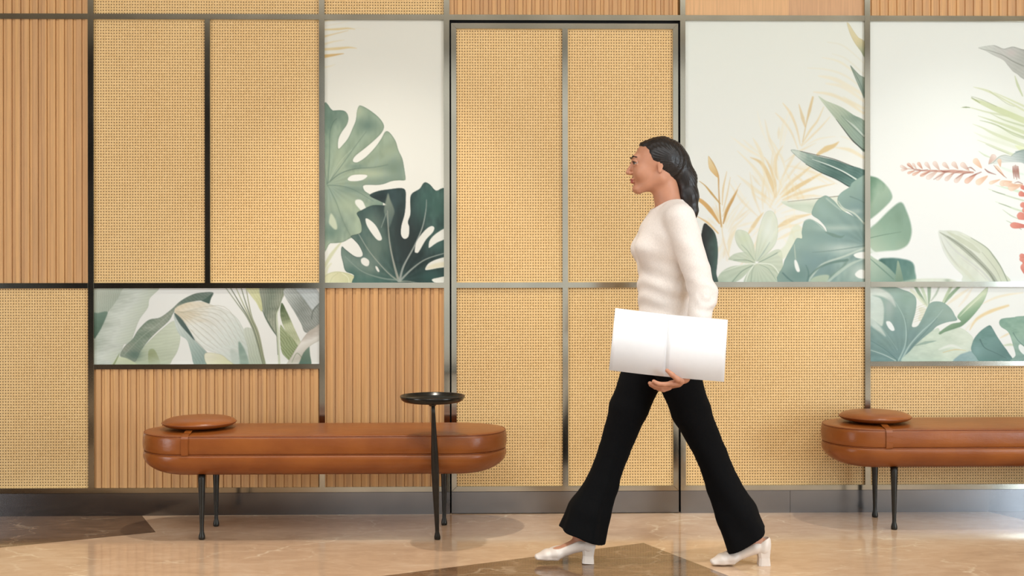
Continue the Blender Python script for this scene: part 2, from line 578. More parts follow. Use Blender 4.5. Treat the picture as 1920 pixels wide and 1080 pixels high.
# ------------------------------------------------------------------ printed leaf pictures
class Canvas:
    """A printed panel: colours are worked out on a fine grid of the panel's own surface."""

    def __init__(s, x0, y0, x1, y1, top, bot, seed=1):
        s.x0, s.y0, s.x1, s.y1 = x0, y0, x1, y1
        s.w, s.h = int(round(x1 - x0)) + 1, int(round(y1 - y0)) + 1
        s.X, s.Y = np.meshgrid(np.linspace(x0, x1, s.w), np.linspace(y0, y1, s.h))
        t = ((s.Y - y0) / (y1 - y0))[..., None]
        s.img = np.array(top, float) * (1 - t) + np.array(bot, float) * t
        s.rng = np.random.RandomState(seed)
        s.T = (0, 0, 1)
        s.G = np.zeros((s.h, s.w))
        n = np.zeros((s.h, s.w))
        for k, a in ((9, .5), (22, .3), (55, .2)):
            g_ = s.rng.rand(k, k)
            yi = np.linspace(0, k - 1.001, s.h); xi = np.linspace(0, k - 1.001, s.w)
            y_, x_ = yi.astype(int), xi.astype(int)
            fy = (yi - y_)[:, None]; fx = (xi - x_)[None]
            fy = fy * fy * (3 - 2 * fy); fx = fx * fx * (3 - 2 * fx)
            G = g_[np.ix_(y_, x_)] * (1 - fy) * (1 - fx) + g_[np.ix_(y_ + 1, x_)] * fy * (1 - fx) + \
                g_[np.ix_(y_, x_ + 1)] * (1 - fy) * fx + g_[np.ix_(y_ + 1, x_ + 1)] * fy * fx
            n += a * (G - .5)
        s.noise = n

    def new(s):
        s.G[:] = 0

    def tr(s, pts):
        ox, oy, k = s.T
        return np.array([(ox + a / k, oy + b / k) for a, b in pts], float)

    @staticmethod
    def spline(P, closed, n=5):
        m = len(P)
        out = []
        for i in range(m if closed else m - 1):
            if closed:
                a, b, c, d = P[i - 1], P[i], P[(i + 1) % m], P[(i + 2) % m]
            else:
                a, b, c, d = P[max(i - 1, 0)], P[i], P[i + 1], P[min(i + 2, m - 1)]
            for t in np.arange(n) / n:
                out.append(.5 * ((2 * b) + (c - a) * t + (2 * a - 5 * b + 4 * c - d) * t * t + (3 * b - a - 3 * c + d) * t ** 3))
        if not closed: out.append(P[-1])
        return np.array(out)

    def box(s, P, pad):
        i0 = max(int(P[:, 0].min() - pad - s.x0), 0); i1 = min(int(P[:, 0].max() + pad - s.x0) + 2, s.w)
        j0 = max(int(P[:, 1].min() - pad - s.y0), 0); j1 = min(int(P[:, 1].max() + pad - s.y0) + 2, s.h)
        return (slice(j0, max(j1, j0)), slice(i0, max(i1, i0)))

    def blend(s, b, m, col):
        m = m[..., None]
        s.img[b] = s.img[b] * (1 - m) + col * m

    def cols(s, b, col, p0, p1, nz):
        X, Y = s.X[b], s.Y[b]
        col = [np.array(c, float) for c in (col if hasattr(col[0], '__len__') else [col])]
        if len(col) == 1:
            c = np.broadcast_to(col[0], X.shape + (3,)).copy()
        else:
            if p0 is None:
                p0, p1 = (X.min(), Y.min()), (X.max(), Y.max())
            d = np.array(p1) - np.array(p0)
            t = np.clip(((X - p0[0]) * d[0] + (Y - p0[1]) * d[1]) / max(d @ d, 1e-6) + s.noise[b] * .5, 0, 1) * (len(col) - 1)
            c = sum(np.clip(1 - abs(t - i), 0, 1)[..., None] * col[i] for i in range(len(col)))
        return c + s.noise[b][..., None] * nz

    def fill(s, pts, col, g=None, a=1.0, soft=.7, nz=26, sm=True, edge=None, veins=None):
        P = s.tr(pts)
        if sm: P = s.spline(P, True)
        b = s.box(P, soft + 2)
        X, Y = s.X[b], s.Y[b]
        if X.size == 0: return
        D = np.full(X.shape, 1e9); inside = np.zeros(X.shape, bool)
        Q = np.roll(P, -1, 0)
        for (ax, ay), (bx, by) in zip(P, Q):
            dx, dy = bx - ax, by - ay
            L = dx * dx + dy * dy
            if L < 1e-9: continue
            t = np.clip(((X - ax) * dx + (Y - ay) * dy) / L, 0, 1)
            D = np.minimum(D, (X - ax - t * dx) ** 2 + (Y - ay - t * dy) ** 2)
            c = ((ay > Y) != (by > Y))
            if dy != 0: inside ^= c & (X < dx * (Y - ay) / dy + ax)
        D = np.sqrt(D) * np.where(inside, 1, -1)
        m = np.clip(.5 + D / (2 * soft), 0, 1)
        s.G[b] = np.maximum(s.G[b], m)
        if g:
            q = s.tr(g); p0, p1 = q[0], q[1]
        else: p0 = p1 = None
        c = s.cols(b, col, p0, p1, nz)
        if veins:                      # fan or parallel fine lines: ('fan', cx, cy, n, amp) / ('par', angle, period, amp)
            if veins[0] == 'fan':
                o = s.tr([veins[1:3]])[0]
                an = np.arctan2(Y - o[1], X - o[0])
                wv = np.sin(an * veins[3] + s.noise[b] * 3)
                amp = veins[4]
            else:
                an = math.radians(veins[1])
                wv = np.sin(((X * math.sin(an) - Y * math.cos(an)) / veins[2] + s.noise[b] * 1.5) * 2 * math.pi)
                amp = veins[3]
            c = c + (wv * amp)[..., None]
        if edge:                       # darker rim of the wash
            e = np.clip(1 - D / edge[0], 0, 1)[..., None] * edge[1]
            c = c * (1 - e) + np.array(edge[2], float) * e
        s.blend(b, m * a, c)

    def line(s, pts, w, col, a=1.0, soft=.7, sm=True, g=None, nz=10):
        """brush stroke; w = width or (start, middle, end) in zoom units"""
        P = s.tr(pts); k = s.T[2]
        if sm and len(P) > 2: P = s.spline(P, False, 6)
        n = len(P)
        w = w if hasattr(w, '__len__') else (w, w, w)
        R = np.interp(np.linspace(0, 1, n), np.linspace(0, 1, len(w)), np.array(w, float)) / (2 * k)
        b = s.box(P, R.max() + soft + 1)
        X, Y = s.X[b], s.Y[b]
        if X.size == 0: return
        D = np.full(X.shape, -1e9)
        for i in range(n - 1):
            (ax, ay), (bx, by) = P[i], P[i + 1]
            dx, dy = bx - ax, by - ay
            L = dx * dx + dy * dy
            if L < 1e-9: continue
            t = np.clip(((X - ax) * dx + (Y - ay) * dy) / L, 0, 1)
            d = R[i] + (R[i + 1] - R[i]) * t - np.hypot(X - ax - t * dx, Y - ay - t * dy)
            D = np.maximum(D, d)
        m = np.clip(.5 + D / (2 * soft), 0, 1)
        if g:
            q = s.tr(g); c = s.cols(b, col, q[0], q[1], nz)
        else: c = s.cols(b, col, P[0], P[-1], nz)
        s.blend(b, m * a, c)

    def blob(s, x, y, rx, ry, col, a=.5, clip=True):
        (x, y), = s.tr([(x, y)]); rx /= s.T[2]; ry /= s.T[2]
        b = s.box(np.array([(x - 2 * rx, y - 2 * ry), (x + 2 * rx, y + 2 * ry)]), 1)
        m = np.exp(-(((s.X[b] - x) / rx) ** 2 + ((s.Y[b] - y) / ry) ** 2)) * a
        s.blend(b, m * s.G[b] if clip else m, np.array(col, float))

    def build(s, xa, xb, za, zb, y, label):
        """mesh of the printed face plus the board's edges"""
        n, m = s.w, s.h
        xs = np.linspace(xa, xb, n); zs = np.linspace(zb, za, m)
        co = np.zeros((m, n, 3)); co[..., 0] = xs[None]; co[..., 1] = y; co[..., 2] = zs[:, None]
        co = co.reshape(-1, 3)
        back = np.array([(xa, y + .012, zb), (xb, y + .012, zb), (xb, y + .012, za), (xa, y + .012, za)])
        allco = np.vstack([co, back])
        i, j = np.meshgrid(np.arange(n - 1), np.arange(m - 1))
        q = (j * n + i).ravel()
        quads = np.stack([q, q + n, q + n + 1, q + 1], 1)
        N = n * m
        c4 = [0, n - 1, N - 1, N - n]
        ex = [[c4[k], c4[(k + 1) % 4], N + (k + 1) % 4, N + k] for k in range(4)] + [[N, N + 1, N + 2, N + 3]]
        quads = np.vstack([quads, np.array(ex)])
        me = bpy.data.meshes.new('picture_panel')
        me.vertices.add(len(allco)); me.vertices.foreach_set('co', allco.ravel().astype(np.float32))
        me.loops.add(len(quads) * 4); me.loops.foreach_set('vertex_index', quads.ravel().astype(np.int32))
        me.polygons.add(len(quads))
        me.polygons.foreach_set('loop_start', (np.arange(len(quads)) * 4).astype(np.int32))
        me.update(calc_edges=True)
        at_ = me.color_attributes.new('print', 'FLOAT_COLOR', 'POINT')
        cc = np.ones((len(allco), 4), np.float32)
        gy = (s.img @ np.array([.3, .59, .11]))[..., None]
        s.img = s.img * .84 + gy * .16
        cc[:N, :3] = lin(np.clip(s.img, 0, 255)).reshape(-1, 3) * PRINT_GAIN * np.array([.97, 1.0, 1.05])
        cc[N:, :3] = .7
        at_.data.foreach_set('color', cc.ravel())
        return link('picture_panel', me, MAT_PRINT, label=label, cat='mural panel')


PRINT_GAIN = 0.92
t = NT('printed_leaf_picture')
ca_ = t.n('ShaderNodeAttribute', attribute_name='print')
t.l(ca_.outputs['Color'], t.b.inputs['Base Color'])
t.set(Roughness=0.55)
t.b.inputs['Specular IOR Level'].default_value = 0.25
MAT_PRINT = t.m
YM = -0.010

# ---- tall picture left of the door: pale and dark split leaves
c = Canvas(609, 37, 832.5, 530, (228, 222, 202), (234, 231, 216), 3)
c.T = (590, 0, 3.857)
for pts, w, a, col in (
        ([(70, 152), (110, 148), (150, 150)], (14, 8, 2), .7, (222, 196, 140)),
        ([(70, 216), (170, 212), (240, 206), (292, 212)], (10, 16, 12, 3), .85, (224, 196, 134)),
        ([(70, 266), (140, 248), (245, 222)], (16, 8, 2), .8, (222, 192, 132)),
        ([(70, 322), (140, 302), (215, 290)], (18, 9, 2), .6, (228, 205, 150)),
        ([(70, 358), (170, 352), (250, 344), (305, 350)], (16, 20, 12, 2), .85, (226, 196, 132)),
        ([(70, 408), (130, 400), (212, 388)], (26, 18, 3), .95, (216, 172, 100)),
        ([(70, 488), (120, 478), (150, 466)], (14, 8, 2), .5, (228, 208, 160)),
        ([(80, 190), (180, 170), (260, 150)], (6, 6, 1), .35, (226, 206, 160)),
        ([(250, 212), (320, 205), (400, 215)], (6, 4, 1), .25, (226, 206, 160))):
    c.line(pts, w, col, a, 1.0)
c.T = (590, 270, 3.857)
c.line([(75, 880), (120, 800), (190, 710)], (22, 26, 8), (205, 205, 155), .8, 1.2)
c.line([(70, 980), (90, 900), (120, 860)], (26, 20, 8), (216, 214, 165), .7, 1.5)
c.fill([(60, 1010), (80, 945), (150, 918), (230, 928), (290, 955), (330, 1010)], [(222, 216, 168), (206, 204, 150)], [(70, 930), (300, 1010)], 1, edge=(3, .4, (170, 175, 120)))
c.line([(250, 1003), (240, 960), (200, 930)], 4, (240, 238, 205), .8)
c.line([(110, 1003), (130, 960), (170, 930)], 3, (180, 182, 125), .6)
c.T = (600, 180, 6)
c.new()
PALE = [(150, 168, 140), (128, 150, 128), (142, 160, 132)]
c.fill([(30, 180), (150, 163), (250, 160), (300, 185), (322, 245), (305, 320), (250, 400), (215, 470), (205, 540), (213, 592),
        (262, 545), (320, 470), (370, 360), (405, 270), (418, 170), (438, 115), (465, 108), (540, 145), (640, 220), (700, 290),
        (718, 350), (685, 420), (600, 505), (500, 590), (400, 670), (370, 725), (400, 745), (440, 735), (520, 680), (620, 575),
        (690, 475), (725, 410), (757, 394), (800, 430), (850, 510), (880, 610), (922, 700), (942, 800), (958, 920), (945, 945),
        (880, 945), (800, 955), (720, 985), (640, 998), (560, 996), (500, 1000), (484, 1020), (510, 1070), (600, 1120), (700, 1160),
        (690, 1300), (640, 1420), (540, 1500), (470, 1560), (400, 1570), (330, 1600), (250, 1640), (120, 1650), (30, 1640)],
       [(112, 138, 116), (138, 158, 130), (150, 166, 136), (132, 152, 132), (160, 176, 144)], [(60, 180), (800, 1300)],
       edge=(2.2, .5, (88, 108, 88)), veins=('fan', 85, 990, 26, 4))
c.T = (600, 180, 6)
c.blob(540, 330, 120, 90, (92, 118, 102), .75)
c.blob(180, 240, 90, 60, (96, 120, 102), .5)
c.blob(440, 170, 60, 60, (178, 186, 148), .7)
c.blob(830, 820, 110, 90, (108, 130, 108), .6)
c.blob(560, 870, 190, 45, (188, 194, 152), .6)
c.blob(220, 700, 60, 200, (170, 180, 142), .5)
c.blob(420, 790, 110, 30, (110, 134, 118), .6)
c.blob(780, 620, 90, 60, (158, 170, 134), .5)
c.blob(360, 1050, 160, 40, (110, 134, 118), .6)
c.blob(320, 1230, 200, 110, (176, 188, 148), .7)
c.blob(120, 1530, 120, 80, (104, 132, 112), .8)
c.blob(700, 1230, 120, 70, (108, 136, 118), .7)
c.blob(900, 1000, 120, 90, (122, 142, 116), .3)
for pts, w, col, a in (
        ([(90, 980), (230, 800), (400, 560), (520, 400)], (8, 5, 2), (92, 116, 98), .8),
        ([(90, 980), (230, 870), (400, 815), (600, 800), (760, 770)], (10, 6, 2), (84, 108, 92), .85),
        ([(90, 980), (110, 700), (115, 420), (150, 300), (190, 255)], (8, 5, 7), (84, 108, 92), .8),
        ([(80, 990), (60, 800), (60, 600)], (6, 3, 2), (100, 122, 104), .7),
        ([(90, 1000), (250, 1010), (400, 1060), (600, 1180)], (8, 5, 2), (96, 120, 104), .8),
        ([(90, 1000), (180, 1180), (260, 1400), (340, 1560)], (7, 5, 2), (104, 128, 106), .8),
        ([(95, 985), (170, 830), (260, 700), (360, 600)], (4, 4, 2), (196, 204, 172), .6)):
    c.line(pts, w, col, a, 1.0)
c.fill([(315, 925), (360, 890), (440, 880), (520, 885), (528, 905), (480, 940), (400, 955), (330, 950)], (234, 230, 214), nz=4)
c.fill([(400, 1170), (440, 1160), (480, 1180), (510, 1240), (525, 1280), (490, 1310), (440, 1260), (400, 1210)], (232, 230, 212), nz=4, soft=1)
c.T = (590, 270, 3.857)
c.fill([(120, 500), (150, 540), (165, 600), (150, 615), (120, 590), (105, 560)], (206, 212, 176), nz=4, soft=1.5, a=.85)
c.new()
DK = [(116, 138, 122), (70, 98, 90), (44, 62, 60), (52, 74, 70), (70, 104, 92)]
c.fill([(398, 370), (450, 340), (530, 326), (643, 321), (656, 400), (648, 500), (624, 590), (622, 655), (646, 684), (676, 665),
        (682, 600), (672, 560), (690, 500), (688, 400), (702, 355), (755, 322), (780, 285), (800, 275), (832, 293), (872, 335),
        (960, 375), (990, 1030), (330, 1030), (285, 945), (225, 915), (205, 850), (192, 790), (198, 738), (225, 760), (290, 808), (335, 812),
        (347, 788), (320, 730), (285, 690), (262, 662), (330, 640), (340, 600), (325, 540), (305, 498), (340, 475), (420, 440), (520, 440), (470, 410)],
       DK, [(200, 760), (960, 480)], edge=(2, .55, (40, 56, 50)), veins=('fan', 612, 985, 22, 4))
c.blob(560, 400, 60, 90, (66, 92, 92), .55)
c.blob(460, 385, 90, 30, (40, 54, 54), .9)
c.blob(640, 620, 80, 150, (44, 54, 52), .85)
c.blob(790, 430, 80, 120, (66, 104, 92), .7)
c.blob(900, 460, 60, 80, (56, 92, 80), .7)
c.blob(690, 720, 90, 120, (46, 58, 56), .8)
c.blob(450, 720, 90, 110, (112, 130, 112), .65)
c.blob(360, 860, 110, 60, (128, 146, 130), .6)
c.blob(260, 960, 80, 70, (62, 104, 92), .7)
c.blob(430, 980, 140, 40, (66, 108, 96), .7)
c.blob(840, 960, 120, 60, (52, 92, 84), .8)
c.blob(890, 720, 90, 60, (62, 96, 88), .7)
c.blob(430, 560, 90, 90, (120, 140, 120), .5)
c.fill([(500, 480), (515, 400), (530, 355), (545, 400), (575, 480), (560, 540), (535, 600), (520, 540)], [(140, 150, 126), (92, 110, 100)], [(500, 400), (570, 560)], .85, soft=1.5)
for pts, w, col, a in (
        ([(605, 985), (575, 880), (545, 740), (530, 600), (525, 480)], (20, 12, 8, 4), (168, 168, 150), .9),
        ([(612, 985), (640, 880), (720, 730), (775, 600), (800, 480), (805, 400)], (18, 12, 9, 7, 2), (164, 170, 158), .9),
        ([(615, 985), (700, 900), (800, 830), (940, 785)], (16, 9, 6), (160, 168, 155), .9),
        ([(600, 985), (520, 920), (400, 780), (320, 650)], (12, 8, 6, 5), (176, 180, 160), .75),
        ([(600, 980), (480, 965), (340, 915), (220, 810)], (12, 8, 4), (140, 158, 142), .8),
        ([(480, 600), (500, 545), (515, 500)], (3, 5, 2), (170, 180, 162), .8),
        ([(620, 990), (680, 990), (760, 1005)], (10, 6, 3), (170, 172, 150), .8)):
    c.line(pts, w, col, a, .9)
WH = (233, 230, 214)
for pts in ([(370, 535), (410, 555), (450, 600), (485, 680), (455, 692), (410, 640), (375, 580)],
            [(335, 830), (360, 818), (392, 840), (390, 872), (370, 880), (340, 860)],
            [(438, 880), (452, 885), (467, 915), (456, 920), (442, 900)],
            [(720, 770), (735, 700), (790, 625), (835, 592), (860, 600), (850, 635), (800, 690), (750, 775), (730, 783)],
            [(820, 740), (830, 690), (880, 640), (960, 600), (960, 668), (880, 710), (830, 745)],
            [(795, 900), (820, 860), (880, 830), (960, 815), (960, 878), (880, 895), (810, 908)],
            [(845, 975), (880, 965), (960, 955), (960, 1010), (880, 1003), (850, 990)]):
    c.fill(pts, WH, nz=3)
c.fill([(800, 898), (850, 865), (930, 850), (930, 880), (880, 893)], (226, 212, 160), a=.5, soft=2)
c.build(V3[1] - .003, V4[0] + .003, Z_MID1 - .003, Z_TOP0 + .003, YM, 'tall picture of pale and dark split monstera leaves left of the door')

# ---- wide low picture on the left: banana leaves
c = Canvas(175.6, 541, 599, 682, (233, 231, 219), (230, 228, 215), 5)
c.T = (160, 520, 4.174)
c.fill([(40, 80), (340, 80), (260, 180), (180, 270), (130, 380), (40, 560)], [(190, 194, 172), (158, 170, 148)], [(80, 100), (250, 300)], veins=('par', 88, 4, 5))
c.fill([(40, 300), (100, 280), (170, 272), (150, 340), (110, 420), (40, 520)], [(110, 136, 114), (84, 112, 92)], [(60, 280), (80, 480)], soft=1.2)
c.fill([(320, 80), (570, 80), (500, 170), (485, 240), (420, 330), (380, 430), (345, 520), (300, 520), (275, 590), (245, 640), (210, 690), (40, 690), (40, 540), (120, 400), (190, 260), (250, 170)],
       [(186, 194, 174), (206, 211, 194), (188, 196, 170)], [(150, 300), (420, 430)], veins=('par', -12, 5, 3), edge=(1.5, .3, (150, 160, 140)))
c.fill([(690, 340), (725, 400), (738, 470), (720, 560), (680, 630), (620, 690), (385, 690), (430, 570), (500, 490), (600, 400)],
       [(198, 204, 176), (178, 188, 154)], [(700, 400), (430, 650)], veins=('par', -8, 6, 3), edge=(1.5, .35, (150, 160, 135)))
c.fill([(270, 610), (300, 540), (365, 480), (410, 410), (490, 335), (580, 315), (670, 252), (740, 190), (830, 142), (900, 126), (995, 126), (975, 175), (962, 212), (905, 188), (830, 196), (740, 230),
        (690, 272), (650, 340), (560, 420), (490, 490), (430, 570), (385, 652), (330, 635)],
       [(156, 160, 138), (122, 140, 116), (150, 158, 136), (104, 122, 106), (128, 140, 128)], [(280, 640), (980, 130)], edge=(1.6, .5, (88, 104, 88)), veins=('par', 40, 5, 4))
c.blob(380, 600, 60, 40, (84, 112, 96), .8)
c.fill([(905, 190), (945, 165), (993, 127), (975, 180), (962, 211)], [(92, 112, 98), (66, 92, 80)], sm=False)
c.line([(300, 600), (430, 470), (560, 370), (690, 262)], (3, 5, 3), (176, 182, 160), .6)
c.fill([(690, 290), (740, 360), (850, 490), (950, 590), (1010, 690), (860, 690), (820, 580), (790, 490), (735, 450), (700, 380)],
       [(196, 204, 190), (140, 162, 148)], [(720, 400), (900, 650)], veins=('par', 60, 5, 4))
c.fill([(690, 262), (780, 205), (900, 195), (1000, 225), (1100, 262), (1180, 320), (1235, 410), (1272, 490), (1262, 520), (1290, 600), (1270, 690), (1200, 690), (1160, 672), (1100, 640), (1050, 600), (940, 560), (850, 480), (770, 370)],
       [(226, 210, 176), (224, 222, 206), (214, 216, 202), (196, 204, 188)], [(700, 270), (1230, 600)], veins=('par', 38, 7, 3), edge=(1.3, .35, (165, 170, 150)))
for k in range(9):
    c.line([(700 + 6 * k, 262 + 2 * k), (880 + 25 * k, 330 - 12 * k + 18 * (8 - k)), (1000 + 32 * k, 560 - 8 * k)], (2, 5, 2), (166, 162, 134), .45)
c.fill([(1195, 500), (1240, 560), (1270, 640), (1270, 690), (1200, 690), (1195, 600)], [(126, 152, 134), (150, 170, 150)], soft=1.5)
c.fill([(1130, 560), (1190, 600), (1200, 690), (1150, 690)], (186, 196, 180), soft=2)
c.fill([(690, 280), (760, 340), (850, 486), (800, 440), (730, 360)], [(96, 114, 104), (58, 80, 74)], soft=1)
c.line([(850, 486), (940, 575), (1000, 650)], (4, 3, 1), (120, 130, 110), .7)
c.fill([(930, 590), (1050, 598), (1110, 640), (1160, 690), (965, 690)], [(226, 222, 190), (208, 206, 160)], [(950, 600), (1100, 680)], edge=(1.4, .4, (150, 145, 100)))
c.fill([(1232, 412), (1290, 398), (1335, 470), (1370, 560), (1405, 690), (1290, 690), (1262, 540)], [(200, 204, 184), (166, 176, 148)], veins=('par', 75, 5, 5))
c.fill([(490, 572), (540, 565), (585, 690), (500, 690)], [(150, 160, 110), (176, 184, 150)], [(500, 580), (560, 690)], a=.8, soft=1)
c.fill([(205, 690), (250, 620), (300, 620), (350, 640), (400, 672), (400, 690)], [(206, 214, 180), (190, 198, 150)], soft=1)
c.line([(215, 680), (240, 635), (262, 590)], (14, 10, 3), (128, 142, 84), .8)
for o, col in ((0, (140, 146, 118)), (22, (104, 112, 84)), (48, (160, 164, 120)), (72, (112, 120, 88)), (95, (150, 152, 112))):
    c.line([(1090 + o * 1.7, 85), (1190 + o * .9, 220), (1262 + o * .4, 320), (1320 + o * .35, 450), (1385 + o * .2, 690)], (6, 9, 10, 7), col, .85)
c.fill([(1250, 80), (1375, 80), (1378, 270), (1330, 200), (1290, 150)], [(214, 212, 160), (196, 196, 134)], soft=.8, veins=('par', 60, 5, 4))
c.fill([(1368, 80), (1560, 80), (1530, 190), (1495, 280), (1488, 445), (1400, 320), (1375, 200)], [(150, 154, 132), (124, 134, 112), (152, 156, 130)], [(1370, 100), (1540, 150)], veins=('par', 86, 4.5, 9))
c.line([(1378, 262), (1430, 360), (1500, 470)], (3, 9, 6), (84, 100, 84), .9)
c.fill([(1530, 205), (1570, 270), (1640, 420), (1700, 560), (1660, 600), (1560, 420), (1520, 300)], [(92, 110, 72), (178, 184, 138), (196, 200, 160)], [(1530, 210), (1660, 560)], veins=('par', 68, 4, 4))
c.fill([(1518, 380), (1560, 420), (1650, 520), (1700, 620), (1700, 690), (1650, 690), (1570, 630), (1525, 560)], [(160, 170, 122), (132, 148, 96)], veins=('par', 52, 4.5, 12))
c.line([(1552, 80), (1510, 240), (1490, 300), (1500, 440), (1512, 690)], (5, 9, 16, 18, 16), (196, 202, 168), 1)
c.line([(1552, 80), (1515, 220), (1484, 300), (1492, 460), (1500, 600)], (5, 5, 4, 4), (96, 106, 80), .9)
c.fill([(1545, 130), (1590, 80), (1650, 80), (1720, 180), (1770, 250), (1850, 190), (1850, 350), (1725, 435), (1680, 360), (1640, 290)], [(188, 192, 182), (140, 146, 134), (150, 154, 142)], [(1560, 120), (1800, 300)], veins=('par', 52, 4, 9))
c.fill([(1635, 80), (1780, 80), (1850, 200), (1800, 235), (1770, 260), (1700, 170)], [(176, 184, 178), (196, 200, 194)], veins=('par', 50, 5, 4), edge=(1.2, .5, (110, 118, 108)))
c.line([(1765, 330), (1780, 260), (1850, 190)], (6, 10, 8), (104, 110, 98), .8)
c.fill([(1640, 690), (1690, 600), (1740, 515), (1752, 600), (1756, 690)], [(128, 148, 124), (78, 106, 88)], [(1740, 520), (1680, 690)])
c.fill([(1850, 360), (1780, 400), (1735, 430), (1660, 530), (1610, 610), (1565, 690), (1650, 690), (1700, 590), (1760, 530), (1850, 470)], [(196, 184, 166), (224, 218, 202), (196, 190, 170)], [(1700, 450), (1760, 560)], edge=(1.6, .4, (150, 145, 125)))
c.line([(1610, 660), (1650, 590), (1700, 640)], (3, 5, 3), (90, 112, 70), .6)
c.build(V1[1] - .003, V3[0] + .003, PZ(681.5) - .003, Z_MID0 + .003, YM, 'wide low picture of drooping banana leaves above the left bench')

# ---- picture right of the door
c = Canvas(1285.8, 38, 1622, 529, (230, 230, 213), (240, 238, 226), 7)
c.T = (1490, 40, 4.322)
Y1, Y2, Y3 = (236, 214, 162), (240, 224, 184), (226, 188, 118)
for pts, w, col, a in (
        ([(270, 165), (400, 195), (560, 330)], (4, 9, 8), (226, 214, 176), .4), ([(310, 260), (420, 300), (560, 420)], (4, 10, 10), (226, 214, 176), .35),
        ([(230, 290), (380, 330), (560, 470)], (4, 16, 14), (238, 220, 170), .4), ([(110, 375), (250, 385), (400, 430), (560, 540)], (4, 10, 16, 14), (236, 220, 176), .4),
        ([(200, 440), (340, 470), (560, 590)], (10, 34, 26), Y2, .55), ([(260, 500), (400, 530), (560, 640)], (10, 30, 22), Y2, .5),
        ([(160, 570), (300, 590), (430, 650), (560, 740)], (6, 26, 26, 18), Y1, .55), ([(400, 610), (480, 660), (560, 700)], (6, 24, 20), Y1, .5),
        ([(340, 1020), (450, 1040), (560, 1100)], (4, 30, 22), Y1, .6), ([(380, 930), (470, 960), (570, 1040)], (4, 16, 16), Y2, .5)):
    c.line(pts, w, col, a, 1.6)
c.fill([(428, 10), (445, 15), (480, 70), (520, 125), (570, 165), (580, 300), (540, 240), (490, 170), (450, 90)], [(228, 214, 165), (220, 204, 150), (150, 162, 128)], [(440, 30), (560, 260)], edge=(1.4, .35, (170, 160, 120)))
c.fill([(455, 355), (490, 390), (530, 430), (580, 475), (580, 640), (540, 560), (500, 470)], [(140, 156, 130), (150, 166, 145), (120, 142, 124)], [(460, 360), (560, 600)], edge=(1.4, .5, (84, 100, 88)), veins=('par', 65, 3, 3))
c.line([(458, 362), (520, 470), (570, 590)], (2, 5, 4), (90, 110, 98), .6)
c.T = (1300, 280, 4.153)
fr = [  # yellow fronds: from, to, width, strength
    ((640, 370), (610, 250), (540, 110), (450, 60), 34, .85, 0), ((640, 380), (560, 250), (470, 130), (350, 10), 26, .6, 1), ((650, 370), (640, 250), (600, 130), (560, 60), 22, .7, 0),
    ((660, 360), (690, 240), (740, 140), (790, 60), 20, .5, 1), ((680, 350), (760, 260), (860, 180), (950, 100), 26, .7, 0), ((690, 370), (780, 310), (900, 240), (1010, 180), 34, .9, 0),
    ((700, 390), (800, 350), (950, 300), (1100, 265), 24, .65, 0), ((700, 360), (740, 300), (800, 230), (880, 160), 18, .5, 1), ((620, 400), (520, 330), (430, 260), (350, 200), 20, .6, 1),
    ((620, 430), (540, 350), (480, 320), (380, 230), 20, .45, 1), ((630, 470), (560, 400), (520, 380), (460, 330), 20, .45, 1), ((600, 400), (590, 330), (560, 270), (520, 220), 16, .5, 1),
    ((650, 610), (720, 570), (800, 530), (930, 500), 40, .75, 0), ((640, 660), (700, 610), (790, 590), (860, 560), 22, .6, 1), ((660, 700), (720, 670), (780, 640), (850, 620), 26, .65, 1),
    ((430, 660), (470, 600), (510, 540), (550, 490), 30, .8, 0), ((280, 640), (320, 560), (380, 480), (440, 400), 18, .45, 1), ((270, 740), (310, 620), (370, 560), (450, 480), 20, .5, 1),
    ((260, 560), (320, 470), (350, 440), (420, 370), 14, .35, 1), ((560, 130), (540, 50), (500, -40), (470, -90), 26, .6, 1), ((700, 300), (660, 200), (640, 60), (590, -40), 22, .5, 1),
    ((660, 230), (640, 150), (650, 60), (700, -30), 30, .55, 0), ((720, 160), (700, 80), (640, -30), (600, -90), 20, .5, 1), ((280, 820), (290, 720), (320, 650), (340, 610), 30, .7, 1)]
for p0, p1, p2, p3, w, a, k in fr:
    c.line([p0, p1, p2, p3], (5, w, w * .8, 3), ((232, 200, 138), (240, 222, 178))[k], a, 1.3)
c.T = (1490, 40, 4.322)
for pts, w, col, a in (
        ([(70, 970), (100, 820), (125, 720), (152, 612)], (6, 8, 24, 14), (222, 190, 130), .85), ([(90, 850), (70, 780), (40, 670)], (10, 28, 4), Y3, .6),
        ([(60, 1000), (130, 880), (190, 800), (240, 690)], (6, 18, 14, 3), (234, 208, 152), .7), ([(60, 1010), (150, 920), (220, 850), (290, 770)], (6, 16, 14, 3), (236, 212, 160), .6),
        ([(50, 1000), (20, 860), (-30, 740), (-90, 660)], (6, 16, 22, 4), (236, 210, 156), .7), ([(30, 1030), (-20, 900), (-90, 800), (-150, 740)], (6, 16, 20, 4), (236, 210, 156), .5),
        ([(190, 1075), (260, 1030), (320, 1005), (362, 972)], (20, 46, 30, 3), (226, 190, 122), .85), ([(100, 1000), (200, 950), (330, 930)], (4, 14, 3), Y2, .5)):
    c.line(pts, w, col, a, 1.2)
c.T = (1300, 280, 4.153)
for k in range(90):                     # faint washes of the fronds further back
    a0 = c.rng.uniform(-2.9, 2.0); r0, r1 = c.rng.uniform(40, 220), c.rng.uniform(240, 460)
    cx_, cy_ = ((650, 400), (690, 120), (260, 640), (560, 560))[k % 4]
    if k % 4 == 2: r0, r1 = r0 * .6, r1 * .6
    q = [(cx_ + r * math.cos(a0 + .25 * (r / 460)), cy_ + r * math.sin(a0 + .25 * (r / 460))) for r in (r0, (r0 + r1) / 2, r1)]
    c.line(q, (4, 20, 2), ((242, 224, 178), (236, 206, 146), (244, 232, 200))[k % 3], .38, 1.6)
